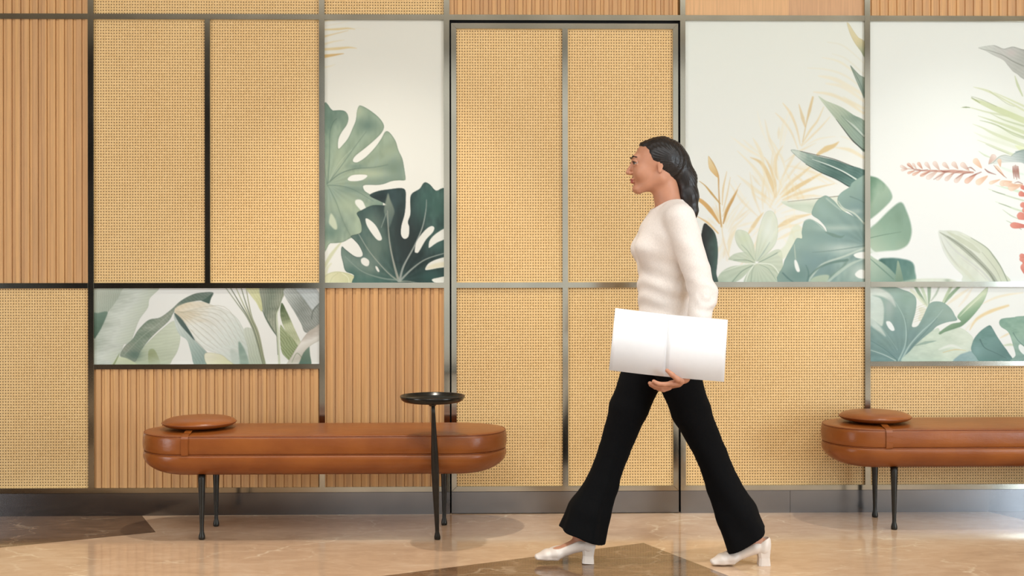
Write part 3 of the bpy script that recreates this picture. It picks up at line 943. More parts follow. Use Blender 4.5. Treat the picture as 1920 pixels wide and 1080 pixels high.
# small yellow plant beside the person
for pts, w, col, a in (
        ([(225, 600), (212, 450), (205, 300), (200, 200), (165, 110), (130, 55)], (10, 10, 8, 12, 8, 2), (206, 156, 84), .95),
        ([(215, 420), (150, 340), (100, 280), (55, 245)], (8, 16, 8, 2), (206, 160, 84), .95), ([(210, 575), (140, 470), (70, 400), (0, 368)], (8, 34, 30, 16), (220, 166, 88), .95),
        ([(240, 575), (270, 470), (310, 390), (352, 310)], (8, 24, 22, 2), (206, 154, 80), .95), ([(232, 430), (240, 300), (268, 170)], (5, 14, 3), (228, 192, 130), .75),
        ([(238, 480), (270, 350), (295, 215)], (5, 12, 3), (230, 198, 140), .65), ([(235, 520), (300, 390), (375, 262)], (4, 8, 2), (226, 188, 126), .7),
        ([(200, 650), (120, 570), (40, 520)], (10, 16, 4), (228, 182, 110), .8), ([(228, 600), (245, 720), (290, 850)], (8, 8, 6), (236, 212, 160), .7)):
    c.line(pts, w, col, a, .9)
c.fill([(125, 50), (150, 90), (190, 160), (198, 215), (165, 190), (130, 140)], [(240, 216, 160), (224, 180, 110)], [(130, 60), (190, 200)], edge=(1.2, .6, (206, 156, 84)))
c.line([(240, 700), (270, 860)], (26, 14), (240, 222, 190), .5, 2)
# dark green blades at the right edge
c.T = (1490, 40, 4.322)
c.fill([(196, 605), (260, 640), (380, 690), (480, 755), (580, 825), (580, 1052), (510, 1000), (450, 930), (370, 830), (290, 730)], [(206, 212, 180), (160, 178, 150), (136, 158, 138)], [(210, 610), (560, 980)], veins=('par', 48, 5, 3))
c.line([(400, 780), (480, 840), (575, 940)], (2, 14, 14), (206, 214, 196), .8)
c.line([(380, 760), (480, 860), (575, 950)], (2, 6, 8), (100, 122, 106), .7)
c.line([(340, 790), (400, 870), (480, 970), (570, 1046)], (2, 6, 9, 7), (56, 62, 54), .9)
c.blob(500, 780, 70, 40, (118, 142, 122), .6)
c.T = (1300, 280, 4.153)
c.fill([(765, 8), (830, 8), (950, 45), (1100, 80), (1200, 115), (1350, 168), (1350, 260), (1225, 290), (1120, 230), (1000, 180), (880, 110)],
       [(206, 216, 196), (128, 154, 138), (84, 118, 106), (92, 128, 116)], [(780, 10), (1280, 230)], edge=(1.3, .5, (52, 74, 66)), veins=('par', 25, 5, 4))
c.blob(1130, 200, 120, 30, (70, 104, 94), .6)
c.line([(930, 75), (1060, 120), (1180, 175), (1285, 240)], (3, 8, 10, 12), (226, 232, 216), .95)
c.line([(1000, 110), (1150, 170), (1240, 225)], (3, 7, 6), (48, 72, 66), .7)
c.line([(840, 12), (950, 38), (1100, 74), (1250, 132)], (2, 5, 6, 4), (58, 60, 50), .85)
c.line([(880, 112), (1000, 178), (1120, 232), (1215, 288)], (3, 5, 6, 5), (44, 58, 52), .85)
c.fill([(690, 405), (800, 395), (960, 380), (1080, 365), (1200, 365), (1200, 480), (960, 500), (850, 480), (760, 450)], [(222, 224, 200), (196, 208, 180), (206, 214, 188)], [(700, 400), (700, 490)], soft=1)
c.line([(740, 405), (900, 388), (1130, 362)], (2, 4, 6), (116, 108, 84), .8)
# pale green bloom in the middle
GR = [(214, 220, 190), (190, 202, 170), (170, 188, 156)]
for pts in ([(490, 870), (440, 830), (360, 760), (330, 680), (350, 625), (420, 640), (455, 690), (480, 760)],
            [(500, 870), (490, 780), (510, 650), (560, 500), (620, 480), (660, 560), (655, 700), (600, 790)],
            [(480, 880), (400, 880), (300, 860), (280, 850), (330, 810), (420, 800), (470, 850)],
            [(470, 890), (400, 900), (300, 910), (220, 960), (180, 1050), (280, 1050), (370, 1010), (440, 940)],
            [(510, 870), (560, 830), (640, 780), (690, 790), (700, 880), (710, 960), (680, 1000), (640, 950), (590, 900)],
            [(495, 890), (440, 940), (400, 1050), (560, 1050), (640, 1050), (680, 1000), (640, 930), (570, 890)]):
    c.fill(pts, GR, [(500, 640), (420, 1040)], .82, soft=1, edge=(1.6, .4, (150, 168, 136)), veins=('fan', 490, 882, 30, 4))
c.blob(590, 620, 50, 110, (232, 238, 222), .7)
c.blob(400, 690, 50, 60, (206, 218, 176), .6)
for pts, w, col, a in (([(490, 885), (420, 860), (320, 860)], (8, 6, 4), (128, 150, 122), .8), ([(490, 885), (380, 900), (230, 950)], (10, 8, 3), (222, 228, 206), .9), ([(480, 895), (380, 950), (300, 1040)], (6, 8, 8), (122, 146, 122), .7),
                       ([(490, 885), (440, 950), (410, 1040)], (9, 8, 7), (228, 232, 210), .9), ([(510, 880), (610, 830), (680, 790)], (5, 6, 7), (112, 140, 118), .75), ([(510, 885), (620, 900), (690, 1000)], (10, 9, 9), (224, 230, 208), .9),
                       ([(500, 870), (550, 800), (600, 720)], (4, 8, 3), (150, 172, 160), .7), ([(480, 860), (430, 790), (380, 740)], (4, 5, 3), (140, 162, 132), .7), ([(480, 900), (460, 960), (455, 1030)], (3, 4, 4), (122, 146, 122), .6),
                       ([(520, 895), (590, 930), (650, 1020)], (3, 5, 4), (130, 154, 128), .6)):
    c.line(pts, w, col, a)
c.blob(492, 882, 22, 18, (206, 204, 168), .8)
c.fill([(660, 800), (720, 740), (780, 600), (830, 590), (860, 660), (830, 760), (740, 820), (700, 850)], [(226, 228, 196), (208, 216, 180)], a=.7, soft=1.5)
# dark leaf next to the person's shoulder
c.fill([(92, 575), (130, 595), (170, 640), (190, 700), (198, 780), (195, 870), (186, 960), (190, 1050), (40, 1050), (50, 800), (70, 660)], [(42, 40, 38), (52, 62, 58), (72, 100, 88)], [(50, 800), (200, 800)], edge=(1.2, .5, (36, 44, 40)))
# big blue green split leaf
c.new()
BG = [(148, 176, 156), (136, 164, 150), (120, 150, 142), (152, 176, 160)]
c.fill([(1220, 290), (1240, 255), (1340, 190), (1350, 190), (1350, 600), (1290, 560), (1230, 500), (1170, 460), (1130, 420), (1128, 370), (1160, 330)], BG, [(1150, 300), (1330, 560)], edge=(1.5, .45, (96, 128, 116)))
c.fill([(700, 1050), (705, 900), (730, 830), (780, 740), (810, 690), (850, 690), (848, 640), (862, 570), (885, 545), (930, 545), (1000, 590), (1040, 640), (1030, 600), (980, 545), (930, 510), (930, 470), (965, 400), (1010, 365),
        (1045, 360), (1100, 400), (1160, 470), (1250, 520), (1350, 600), (1350, 1050)], BG, [(800, 550), (1250, 1000)], edge=(1.6, .45, (96, 128, 116)), veins=('fan', 1350, 745, 20, 3))
c.blob(1020, 690, 150, 90, (132, 162, 152), .6)
c.blob(940, 880, 120, 80, (122, 152, 148), .7)
c.blob(1180, 770, 190, 40, (202, 214, 198), .7)
c.blob(1130, 610, 160, 24, (196, 210, 190), .55)
c.blob(1300, 950, 80, 70, (196, 210, 194), .7)
c.blob(820, 980, 90, 60, (106, 140, 130), .7)
c.blob(1260, 480, 60, 20, (206, 214, 196), .4)
for pts, w, col, a in (([(1350, 745), (1200, 770), (1050, 790), (930, 800)], (9, 6, 2), (110, 138, 126), .8), ([(1350, 760), (1180, 830), (1000, 900), (890, 1040)], (14, 14, 18, 12), (214, 222, 200), .6),
                       ([(1200, 860), (1080, 880), (980, 920), (900, 990)], (22, 16, 14, 8), (98, 130, 116), .8), ([(1200, 870), (1120, 960), (1000, 1010), (920, 1010)], (10, 24, 20, 8), (118, 148, 130), .7),
                       ([(1030, 640), (1090, 665), (1150, 680), (1180, 665)], (4, 26, 18, 2), (108, 138, 122), .8), ([(1130, 400), (1170, 455), (1260, 500), (1345, 590)], (5, 12, 12, 12), (212, 218, 196), .8),
                       ([(1225, 365), (1290, 390), (1345, 420)], (8, 6, 5), (100, 130, 118), .7), ([(1040, 380), (1100, 430), (1150, 470)], (12, 12, 8), (190, 206, 188), .6),
                       ([(790, 740), (795, 800), (800, 860)], (4, 8, 5), (200, 208, 180), .7), ([(880, 900), (900, 960), (890, 1040)], (6, 10, 18), (92, 126, 118), .7),
                       ([(1040, 1040), (1130, 960), (1230, 890), (1330, 850)], (16, 24, 20, 10), (192, 208, 188), .7), ([(860, 560), (930, 545), (1035, 635)], (3, 6, 4), (206, 216, 198), .7),
                       ([(700, 960), (740, 1000), (800, 1045)], (10, 12, 8), (84, 118, 112), .7)):
    c.line(pts, w, col, a, 1.1)
for pts in ([(790, 865), (805, 862), (822, 900), (832, 945), (812, 950), (795, 915)], [(1250, 820), (1290, 800), (1345, 800), (1345, 845), (1280, 845)], [(1260, 970), (1300, 935), (1345, 950), (1345, 1000), (1290, 1000)]):
    c.fill(pts, (238, 238, 226), nz=3, soft=1)
c.fill([(910, 1050), (930, 1000), (1010, 975), (1060, 985), (1020, 1050)], (196, 208, 172), a=.7, soft=1.5)
c.build(V6[1] - .003, V7[0] + .003, Z_MID1 - .002, Z_TOP0 + .003, YM, 'picture right of the door with yellow fronds and a large blue green split leaf')

# ---- large picture at the top right
c = Canvas(1632.3, 37, 1934, 529, (231, 231, 216), (238, 239, 231), 9)
c.T = (1620, 20, 2.077)
c.blob(400, 560, 200, 250, (236, 240, 230), .6, False)
c.fill([(20, 640), (60, 650), (95, 680), (114, 712), (112, 735), (80, 770), (45, 800), (22, 815), (10, 815), (10, 640)], [(110, 150, 118), (158, 184, 154), (140, 170, 144)], [(20, 660), (110, 760)], soft=1.6)
c.fill([(10, 870), (60, 820), (110, 770), (150, 744), (172, 780), (188, 830), (190, 870), (175, 910), (140, 930), (90, 935), (40, 940), (10, 945)], [(176, 198, 168), (140, 172, 144), (128, 160, 134)], [(40, 930), (150, 780)], soft=1.8)
c.line([(22, 885), (80, 872), (150, 860)], (3, 3, 1), (104, 138, 112), .8)
c.blob(140, 800, 14, 30, (118, 150, 122), .5)
c.fill([(60, 975), (100, 962), (150, 965), (192, 978), (203, 1010), (195, 1060), (60, 1060)], [(72, 112, 100), (96, 138, 126), (120, 158, 140)], [(80, 970), (190, 1050)], soft=1.8)
c.fill([(10, 950), (50, 965), (90, 990), (130, 1030), (140, 1060), (10, 1060)], [(186, 204, 176), (128, 160, 140)], [(20, 960), (110, 1050)], soft=1.2)
c.line([(30, 965), (70, 1000), (120, 1045)], (3, 5, 4), (104, 140, 120), .7)
c.fill([(128, 1060), (132, 1000), (138, 972), (150, 1010), (158, 1060)], [(160, 180, 150), (110, 144, 120)], soft=.8)
c.line([(10, 900), (30, 930), (60, 950)], (14, 14, 6), (232, 236, 224), .8, 1.5)
c.fill([(150, 1060), (200, 1045), (280, 1042), (345, 1045), (350, 1060)], (206, 212, 180), a=.6, soft=1.5)
c.blob(330, 1050, 12, 8, (150, 165, 140), .6)
c.T = (1740, 400, 7.717)
c.fill([(170, 255), (240, 245), (380, 245), (480, 262), (620, 330), (760, 410), (870, 490), (960, 590), (1050, 720), (1120, 860), (1180, 1000), (560, 1000), (520, 900), (420, 800), (330, 690), (250, 560), (195, 400)],
       [(226, 230, 216), (214, 220, 198), (222, 226, 206), (206, 212, 184)], [(250, 650), (800, 400)], soft=.8, edge=(1, .25, (170, 176, 160)))
for pts, w, col, a in (([(190, 270), (400, 400), (620, 570), (800, 740), (940, 900), (1000, 1000)], (8, 50, 74, 64, 60, 62), (168, 174, 152), .9), ([(300, 330), (500, 470), (700, 650), (880, 830), (980, 980)], (4, 8, 10, 12, 20), (112, 120, 98), .6),
                       ([(300, 262), (480, 370), (640, 470), (760, 560)], (10, 70, 80, 30), (198, 204, 174), .8), ([(480, 300), (640, 390), (800, 500), (900, 620), (980, 740)], (10, 40, 50, 50, 20), (208, 214, 186), .8),
                       ([(240, 330), (380, 500), (520, 620), (680, 740), (820, 860), (940, 1000)], (4, 24, 28, 20, 22, 40), (206, 208, 196), .8), ([(210, 380), (300, 560), (420, 720), (560, 840), (700, 1000)], (6, 30, 46, 50, 50), (212, 216, 190), .8),
                       ([(200, 330), (260, 480), (360, 640), (480, 790)], (4, 10, 14, 4), (186, 190, 182), .6), ([(640, 350), (860, 490), (960, 610), (1080, 790), (1170, 990)], (4, 9, 12, 12, 12), (122, 138, 112), .75),
                       ([(800, 560), (930, 720), (1020, 850), (1080, 990)], (3, 6, 6, 5), (150, 156, 130), .6), ([(500, 650), (700, 800), (860, 960)], (3, 6, 4), (196, 186, 180), .5)):
    c.line(pts, w, col, a, .9)
c.T = (1630, 0, 6.621)
GY = [(206, 210, 194), (194, 192, 180), (176, 176, 162)]
c.fill([(1370, 580), (1440, 560), (1560, 545), (1620, 562), (1680, 592), (1740, 580), (1810, 567), (1880, 590), (2100, 640), (2300, 900), (2100, 1040), (1920, 960), (1860, 910), (1800, 870), (1740, 800), (1680, 730), (1560, 670), (1450, 610)],
       GY, [(1400, 560), (1950, 800)], edge=(1.4, .35, (150, 152, 140)), veins=('par', 30, 6, 3))
c.line([(1400, 588), (1550, 625), (1680, 672), (1790, 738), (1900, 790), (2100, 860)], (3, 8, 12, 14, 12), (140, 142, 126), .75)
c.line([(1560, 548), (1680, 590), (1740, 580), (1810, 567), (1930, 604), (2100, 650)], (2, 7, 8, 9, 6), (130, 132, 118), .6)
c.blob(1780, 640, 60, 40, (204, 190, 180), .7)
c.T = (1800, 60, 4.5)
GG = (196, 206, 152)
for x_, y_, rx_, ry_ in ((420, 680, 130, 90), (520, 800, 120, 90), (400, 880, 140, 80)):
    c.blob(x_, y_, rx_, ry_, (214, 222, 178), .45, False)
for pts, w, col, a in (
        ([(475, 360), (500, 440), (540, 530)], (4, 22, 10), (182, 194, 138), .7), ([(125, 455), (250, 490), (400, 570), (600, 680)], (3, 20, 14, 20), (204, 210, 158), .7),
        ([(105, 550), (200, 590), (340, 650), (600, 760)], (3, 34, 50, 50), (198, 208, 150), .8), ([(110, 545), (150, 570), (180, 590)], (5, 5, 2), (110, 120, 76), .7), ([(110, 535), (200, 565), (320, 620)], (3, 8, 4), (150, 160, 108), .6),
        ([(20, 630), (60, 628), (100, 630), (250, 670), (420, 700)], (2, 12, 6, 14, 20), (200, 208, 160), .7), ([(35, 628), (62, 627), (95, 630)], (3, 9, 3), (110, 130, 84), .8),
        ([(165, 700), (300, 745), (450, 800), (600, 860)], (3, 16, 26, 34), (196, 206, 154), .75), ([(180, 738), (300, 770), (450, 840), (600, 900)], (3, 12, 12, 20), (168, 182, 128), .65),
        ([(120, 770), (200, 800), (320, 860), (600, 970)], (3, 12, 26, 30), (206, 214, 170), .75), ([(270, 680), (400, 740), (600, 800)], (3, 12, 20), (172, 186, 132), .55), ([(130, 840), (220, 880), (400, 940), (600, 1010)], (3, 20, 26, 26), (222, 226, 200), .7),
        ([(160, 905), (300, 960), (450, 1030), (600, 1080)], (3, 12, 22, 30), (204, 210, 168), .7), ([(230, 940), (330, 985), (420, 1020)], (3, 7, 3), (160, 170, 128), .6), ([(170, 1000), (220, 1035), (270, 1055)], (3, 12, 6), (196, 208, 170), .7),
        ([(300, 500), (430, 560), (600, 640)], (3, 14, 20), (200, 208, 150), .6), ([(330, 780), (460, 860), (600, 910)], (3, 7, 5), (150, 166, 116), .55), ([(260, 490), (400, 590), (470, 620)], (3, 6, 3), (152, 164, 112), .5)):
    c.line(pts, w, col, a, .8)
c.T = (1670, 270, 7.2)
for pts, w, col, a in (
        ([(1430, 550), (1550, 580), (1700, 620), (1900, 690)], (3, 22, 34, 36), (202, 222, 188), .75), ([(1340, 600), (1500, 660), (1680, 720), (1900, 780)], (3, 14, 18, 20), (186, 200, 162), .75), ([(1390, 625), (1480, 655), (1560, 675)], (3, 8, 3), (104, 120, 92), .7),
        ([(1430, 770), (1560, 820), (1720, 880), (1900, 930)], (3, 16, 26, 26), (196, 212, 176), .75), ([(1480, 795), (1560, 820), (1640, 850)], (3, 8, 3), (110, 124, 96), .7), ([(1530, 880), (1640, 960), (1750, 1010)], (3, 14, 10), (176, 192, 152), .75),
        ([(1580, 1030), (1680, 1080), (1780, 1150)], (3, 12, 10), (150, 170, 130), .75), ([(1210, 90), (1300, 140), (1400, 180)], (3, 14, 8), (206, 220, 190), .6), ([(1500, 300), (1620, 350), (1800, 400)], (20, 40, 30), (206, 226, 202), .5),
        ([(1330, 10), (1500, 60), (1650, 120), (1800, 160)], (3, 26, 30, 30), (214, 222, 184), .6), ([(1700, 10), (1760, 40), (1800, 60)], (10, 60, 60), (216, 226, 150), .5)):
    c.line(pts, w, col, a, .8)
# grey green leaf behind the red flower
c.fill([(1640, 160), (1700, 110), (1760, 80), (2300, 60), (2300, 320), (1900, 300), (1780, 240), (1560, 240), (1400, 260), (1480, 170), (1560, 140)], [(214, 218, 206), (190, 200, 192), (150, 168, 158)], [(1500, 250), (1850, 100)], soft=1, veins=('par', 10, 5, 4))
c.line([(1640, 160), (1700, 112), (1800, 76), (1900, 70)], (4, 12, 26, 30), (132, 152, 142), .8)
c.line([(1340, 262), (1400, 240), (1480, 165), (1560, 140), (1640, 160)], (6, 10, 8, 6, 4), (140, 146, 124), .8)
# red flower spike
RD, PK, DR = (196, 128, 104), (238, 206, 184), (150, 84, 70)


def bud(x, y, ang, L, w, c1, c2, a=.9):
    dx, dy = math.cos(math.radians(ang)), -math.sin(math.radians(ang))
    w *= 1.3
    px_, py_ = -dy, dx
    P = [(x, y), (x + dx * L * .4 + px_ * w * .35, y + dy * L * .4 + py_ * w * .35), (x + dx * L * .85 + px_ * w * .5, y + dy * L * .85 + py_ * w * .5), (x + dx * L * 1.02, y + dy * L * 1.02),
         (x + dx * L * .85 - px_ * w * .5, y + dy * L * .85 - py_ * w * .5), (x + dx * L * .4 - px_ * w * .35, y + dy * L * .4 - py_ * w * .35)]
    c.fill(P, [c1, c2], [(x, y), (x + dx * L, y + dy * L)], a, soft=.6, edge=(1.1, .55, c1), nz=10)


stem = [(200, 325), (330, 330), (450, 350), (560, 350), (700, 360), (850, 360), (1000, 370), (1130, 375), (1240, 385), (1400, 410), (1560, 450), (1720, 520), (1900, 600)]
for x, y, an, L, w, k in ((240, 320, 160, 95, 30, 1), (250, 330, 190, 90, 26, 1), (330, 325, 140, 110, 34, 0), (370, 330, 125, 95, 26, 1), (450, 330, 125, 110, 34, 0), (560, 335, 128, 120, 40, 1), (680, 345, 125, 140, 46, 1), (810, 330, 135, 120, 44, 1),
                          (930, 330, 130, 120, 50, 1), (1080, 350, 138, 150, 52, 1), (1250, 320, 130, 165, 60, 2), (1340, 260, 55, 150, 60, 1), (350, 350, 200, 110, 26, 0), (430, 355, 205, 130, 30, 0), (560, 350, 208, 160, 34, 0), (660, 350, 215, 190, 48, 1),
                          (760, 360, 222, 170, 44, 1), (880, 370, 222, 170, 44, 1), (1010, 380, 225, 180, 50, 1), (1180, 390, 218, 200, 54, 0), (1330, 420, 215, 190, 62, 2), (1500, 300, 100, 110, 40, 2), (1560, 440, 130, 200, 34, 2), (1500, 470, 200, 160, 34, 2),
                          (1660, 500, 190, 170, 60, 2), (1800, 540, 195, 200, 70, 2), (1740, 560, 170, 200, 50, 2)):
    bud(x, y, an, L, w, ((196, 122, 96), (204, 158, 136), (226, 168, 128))[k], ((238, 196, 168), (236, 216, 200), (242, 214, 184))[k])
c.line(stem[:8], (3, 12, 18, 20, 30, 44, 40, 24), RD, .75, .9)
for pts, w in (([(250, 270), (330, 330), (420, 335)], (8, 8, 3)), ([(330, 350), (450, 350), (520, 335)], (5, 12, 5)), ([(420, 420), (520, 380), (640, 345)], (6, 9, 5)), ([(690, 345), (740, 365), (820, 360)], (5, 22, 5)),
               ([(840, 405), (920, 370), (990, 355)], (4, 9, 4)), ([(900, 460), (990, 400), (1100, 370)], (5, 14, 8)), ([(1050, 320), (1100, 310), (1160, 355)], (4, 18, 8)), ([(1080, 440), (1170, 400), (1240, 370)], (4, 18, 12)),
               ([(1290, 330), (1340, 370), (1440, 405)], (12, 22, 5)), ([(1410, 280), (1480, 360), (1580, 450)], (6, 9, 5)), ([(600, 470), (700, 410), (790, 365)], (8, 7, 4)), ([(1690, 520), (1740, 505), (1800, 530)], (5, 14, 8))):
    c.line(pts, w, DR, .7)
for x in (1672, 1690, 1708, 1726, 1742):
    c.line([(x - 4, 275 + (x % 7) * 3), (x, 360), (x + 12, 440 + (x % 5) * 10)], (8, 18, 6), (164, 96, 78), .85)
c.T = (1620, 20, 2.077)
for x, y, an, L, w in ((640, 720, 160, 34, 16), (650, 770, 150, 40, 16), (660, 810, 165, 60, 22), (650, 840, 175, 75, 18), (640, 700, 140, 30, 12), (650, 800, 130, 40, 14), (650, 960, 170, 40, 14), (650, 985, 150, 44, 14), (640, 1010, 100, 44, 20), (650, 1050, 110, 70, 26)):
    bud(x, y, an, L, w, (206, 92, 76), (232, 140, 116), .95)
c.build(V7[1] - .003, PX(1934), Z_MID1 - .002, Z_TOP0 + .003, YM, 'large pale picture at the top right with a red flower spike and grasses')
trim(PX(1934), PX(1944), Z_MID1, Z_TOP0)
cane(PX(1944), xr, Z_MID1, Z_TOP0, 'cane panel at the far right beyond the red flower picture')

# ---- low picture at the right
c = Canvas(1632.3, 537, 1934, 680, (236, 238, 226), (238, 238, 228), 11)
c.T = (1600, 520, 5.4)
for pts, w, col, a in (([(1190, 540), (1260, 430), (1400, 350), (1580, 290)], (4, 26, 34, 20), (236, 204, 138), .8), ([(1320, 270), (1450, 210), (1600, 175), (1728, 160)], (6, 24, 20, 6), (240, 222, 178), .6),
                       ([(960, 280), (1060, 200), (1180, 120)], (10, 40, 10), (238, 222, 184), .6), ([(1080, 300), (1160, 200), (1220, 100)], (6, 30, 10), (238, 222, 190), .5), ([(1500, 620), (1560, 590), (1620, 560)], (6, 20, 6), (238, 214, 160), .7),
                       ([(1100, 600), (1200, 480), (1300, 420)], (6, 20, 6), (240, 226, 190), .4), ([(800, 240), (850, 170), (880, 100)], (6, 18, 12), (150, 170, 140), .7), ([(1530, 700), (1600, 690), (1640, 700)], (10, 24, 10), (190, 206, 160), .7)):
    c.line(pts, w, col, a, 1.4)
for pts, w, col, a in (([(760, 290), (700, 200), (640, 90)], (8, 34, 30), (128, 158, 122), .85), ([(765, 290), (740, 200), (700, 90)], (6, 30, 30), (196, 212, 176), .9), ([(775, 290), (780, 200), (780, 90)], (6, 30, 40), (140, 168, 132), .85),
                       ([(930, 270), (990, 190), (1100, 80)], (10, 36, 24), (130, 162, 118), .85), ([(915, 260), (960, 180), (1010, 80)], (10, 30, 30), (176, 196, 150), .85), ([(600, 130), (700, 230), (760, 300)], (30, 40, 20), (220, 226, 190), .7),
                       ([(700, 420), (740, 370), (700, 330)], (60, 90, 50), (222, 222, 190), .7)):
    c.line(pts, w, col, a, 1)
for k in range(7):
    c.line([(620, 460 - 22 * k), (680, 440 - 24 * k), (740, 430 - 26 * k)], (2, 5, 2), (200, 190, 150), .6)
c.new()
SG = [(150, 178, 160), (132, 162, 150), (112, 146, 140)]
c.fill([(150, 80), (400, 90), (520, 128), (590, 155), (640, 200), (652, 260), (640, 360), (612, 460), (605, 500), (630, 510), (670, 490), (720, 400), (765, 300), (800, 258), (860, 246), (930, 262), (1000, 320), (1040, 390), (1060, 440), (960, 460), (860, 500),
        (800, 560), (700, 640), (600, 740), (520, 870), (150, 870)], SG, [(500, 150), (430, 820)], edge=(1.6, .4, (110, 142, 130)), veins=('fan', 490, 840, 26, 3))
c.blob(560, 220, 60, 60, (140, 172, 152), .6)
c.fill([(150, 195), (240, 195), (300, 230), (325, 330), (310, 490), (260, 470), (200, 420), (150, 400)], [(208, 220, 206), (196, 210, 192)], soft=1.5)
c.fill([(150, 80), (260, 100), (360, 150), (420, 220), (440, 300), (380, 240), (300, 195), (200, 185), (150, 190)], (224, 228, 212), a=.8, soft=2)
c.blob(380, 300, 50, 110, (172, 186, 176), .7)
c.blob(460, 520, 70, 200, (118, 150, 144), .5)
c.blob(960, 380, 90, 70, (160, 184, 164), .6)
c.blob(620, 620, 60, 120, (112, 144, 140), .5)
c.fill([(345, 455), (385, 452), (420, 500), (430, 540), (400, 545), (365, 510)], (236, 240, 232), nz=3)
c.fill([(190, 410), (230, 440), (300, 520), (340, 600), (280, 560), (180, 480)], (216, 224, 208), a=.7, soft=2)
for pts, w, col, a in (([(470, 850), (535, 700), (548, 540), (520, 400), (440, 250)], (16, 14, 12, 8, 4), (168, 196, 184), .85), ([(500, 850), (580, 700), (700, 560), (820, 450), (920, 330)], (18, 16, 12, 8, 3), (176, 202, 190), .8), ([(520, 830), (620, 690), (740, 560), (860, 420)], (5, 6, 5, 3), (88, 122, 118), .7),
                       ([(460, 850), (340, 740), (180, 640)], (12, 8, 6), (92, 128, 122), .7), ([(440, 850), (320, 790), (180, 740)], (12, 9, 8), (196, 214, 200), .7), ([(555, 700), (560, 560), (540, 420)], (4, 5, 3), (92, 126, 120), .6), ([(460, 740), (380, 620), (290, 500)], (6, 6, 3), (150, 178, 168), .6)):
    c.line(pts, w, col, a)
c.fill([(520, 870), (600, 740), (720, 620), (860, 520), (900, 560), (1000, 540), (1100, 520), (1200, 590), (1225, 650), (1190, 760), (1100, 790), (1020, 870)], [(184, 204, 182), (200, 216, 190), (214, 224, 200)], [(560, 820), (1150, 600)], edge=(1.4, .2, (150, 175, 150)))
c.line([(640, 700), (740, 670), (850, 650)], (6, 30, 4), (140, 168, 148), .8)
c.line([(880, 740), (1000, 700), (1100, 730)], (10, 30, 10), (232, 236, 222), .8, 1.5)
c.line([(920, 770), (1040, 740), (1150, 750)], (6, 12, 3), (216, 196, 130), .7)
c.fill([(1030, 870), (1080, 800), (1150, 770), (1230, 760), (1300, 870)], [(140, 172, 172), (160, 188, 180)], soft=1.2)
c.fill([(1065, 400), (1150, 300), (1260, 200), (1360, 105), (1372, 140), (1330, 250), (1260, 350), (1180, 440), (1110, 500), (1060, 520), (940, 560), (890, 585), (885, 560), (1000, 480), (1100, 455)], [(206, 218, 178), (150, 182, 142), (120, 156, 118)], [(1130, 280), (1200, 420)], edge=(1.4, .45, (110, 144, 110)))
c.line([(1090, 400), (1200, 290), (1310, 190)], (4, 14, 3), (226, 232, 200), .8)
DG = [(104, 146, 134), (112, 152, 142), (96, 134, 126)]
c.fill([(1205, 745), (1215, 680), (1240, 620), (1300, 550), (1370, 500), (1400, 495), (1425, 530), (1470, 610), (1530, 700), (1580, 770), (1615, 870), (1320, 870), (1250, 810)], DG, [(1250, 560), (1500, 820)], edge=(1.6, .4, (76, 112, 104)))
c.line([(1295, 640), (1340, 720), (1440, 770), (1560, 830)], (14, 9, 6, 5), (78, 112, 106), .8)
c.blob(1260, 740, 50, 60, (134, 172, 168), .6)
c.fill([(1488, 470), (1500, 435), (1540, 420), (1640, 410), (1728, 398), (2300, 380), (2300, 870), (1640, 870), (1655, 800), (1630, 700), (1600, 600), (1570, 550), (1510, 510)], [(132, 170, 146), (150, 184, 158), (128, 160, 146)], [(1520, 440), (1760, 820)], edge=(1.6, .4, (96, 134, 118)), veins=('fan', 1900, 800, 24, 3))
c.line([(1630, 570), (1680, 650), (1760, 720)], (8, 7, 6), (84, 120, 108), .7)
c.fill([(1685, 700), (1710, 690), (1760, 740), (1760, 800), (1720, 780), (1690, 740)], (234, 238, 228), nz=3)
c.build(V7[1] - .003, PX(1934), PZ(679.5) - .003, Z_MID0 + .004, YM, 'low wide picture of blue green leaves above the right bench')
trim(PX(1934), PX(1944), PZ(679.5), Z_MID0)
cane(PX(1944), xr, PZ(679.5), Z_MID0 + .001, 'cane panel at the far right beyond the low leaf picture')
# ------------------------------------------------------------------ benches
def stadium(L, R, d, z, n=20):
    """outline of a rounded bench, inset by d; length L, half depth R, centred on the origin"""
    h = L / 2 - R
    r = max(R - d, 0.002)
    P = []
    for k in range(25):
        P.append((-h + 2 * h * k / 24.0, -r, z))
    for k in range(1, n):
        a = -math.pi / 2 + math.pi * k / n
        P.append((h + r * math.cos(a), r * math.sin(a), z))
    for k in range(25):
        P.append((h - 2 * h * k / 24.0, r, z))
    for k in range(1, n):
        a = math.pi / 2 + math.pi * k / n
        P.append((-h + r * math.cos(a), r * math.sin(a), z))
    return P


def loft(bm, rings):
    R = [[bm.verts.new(p) for p in r] for r in rings]
    n = len(R[0])
    for a, b in zip(R, R[1:]):
        for i in range(n):
            j = (i + 1) % n
            bm.faces.new([a[i], a[j], b[j], b[i]])
    bm.faces.new(R[0][::-1])
    bm.faces.new(R[-1])
    bmesh.ops.recalc_face_normals(bm, faces=bm.faces)


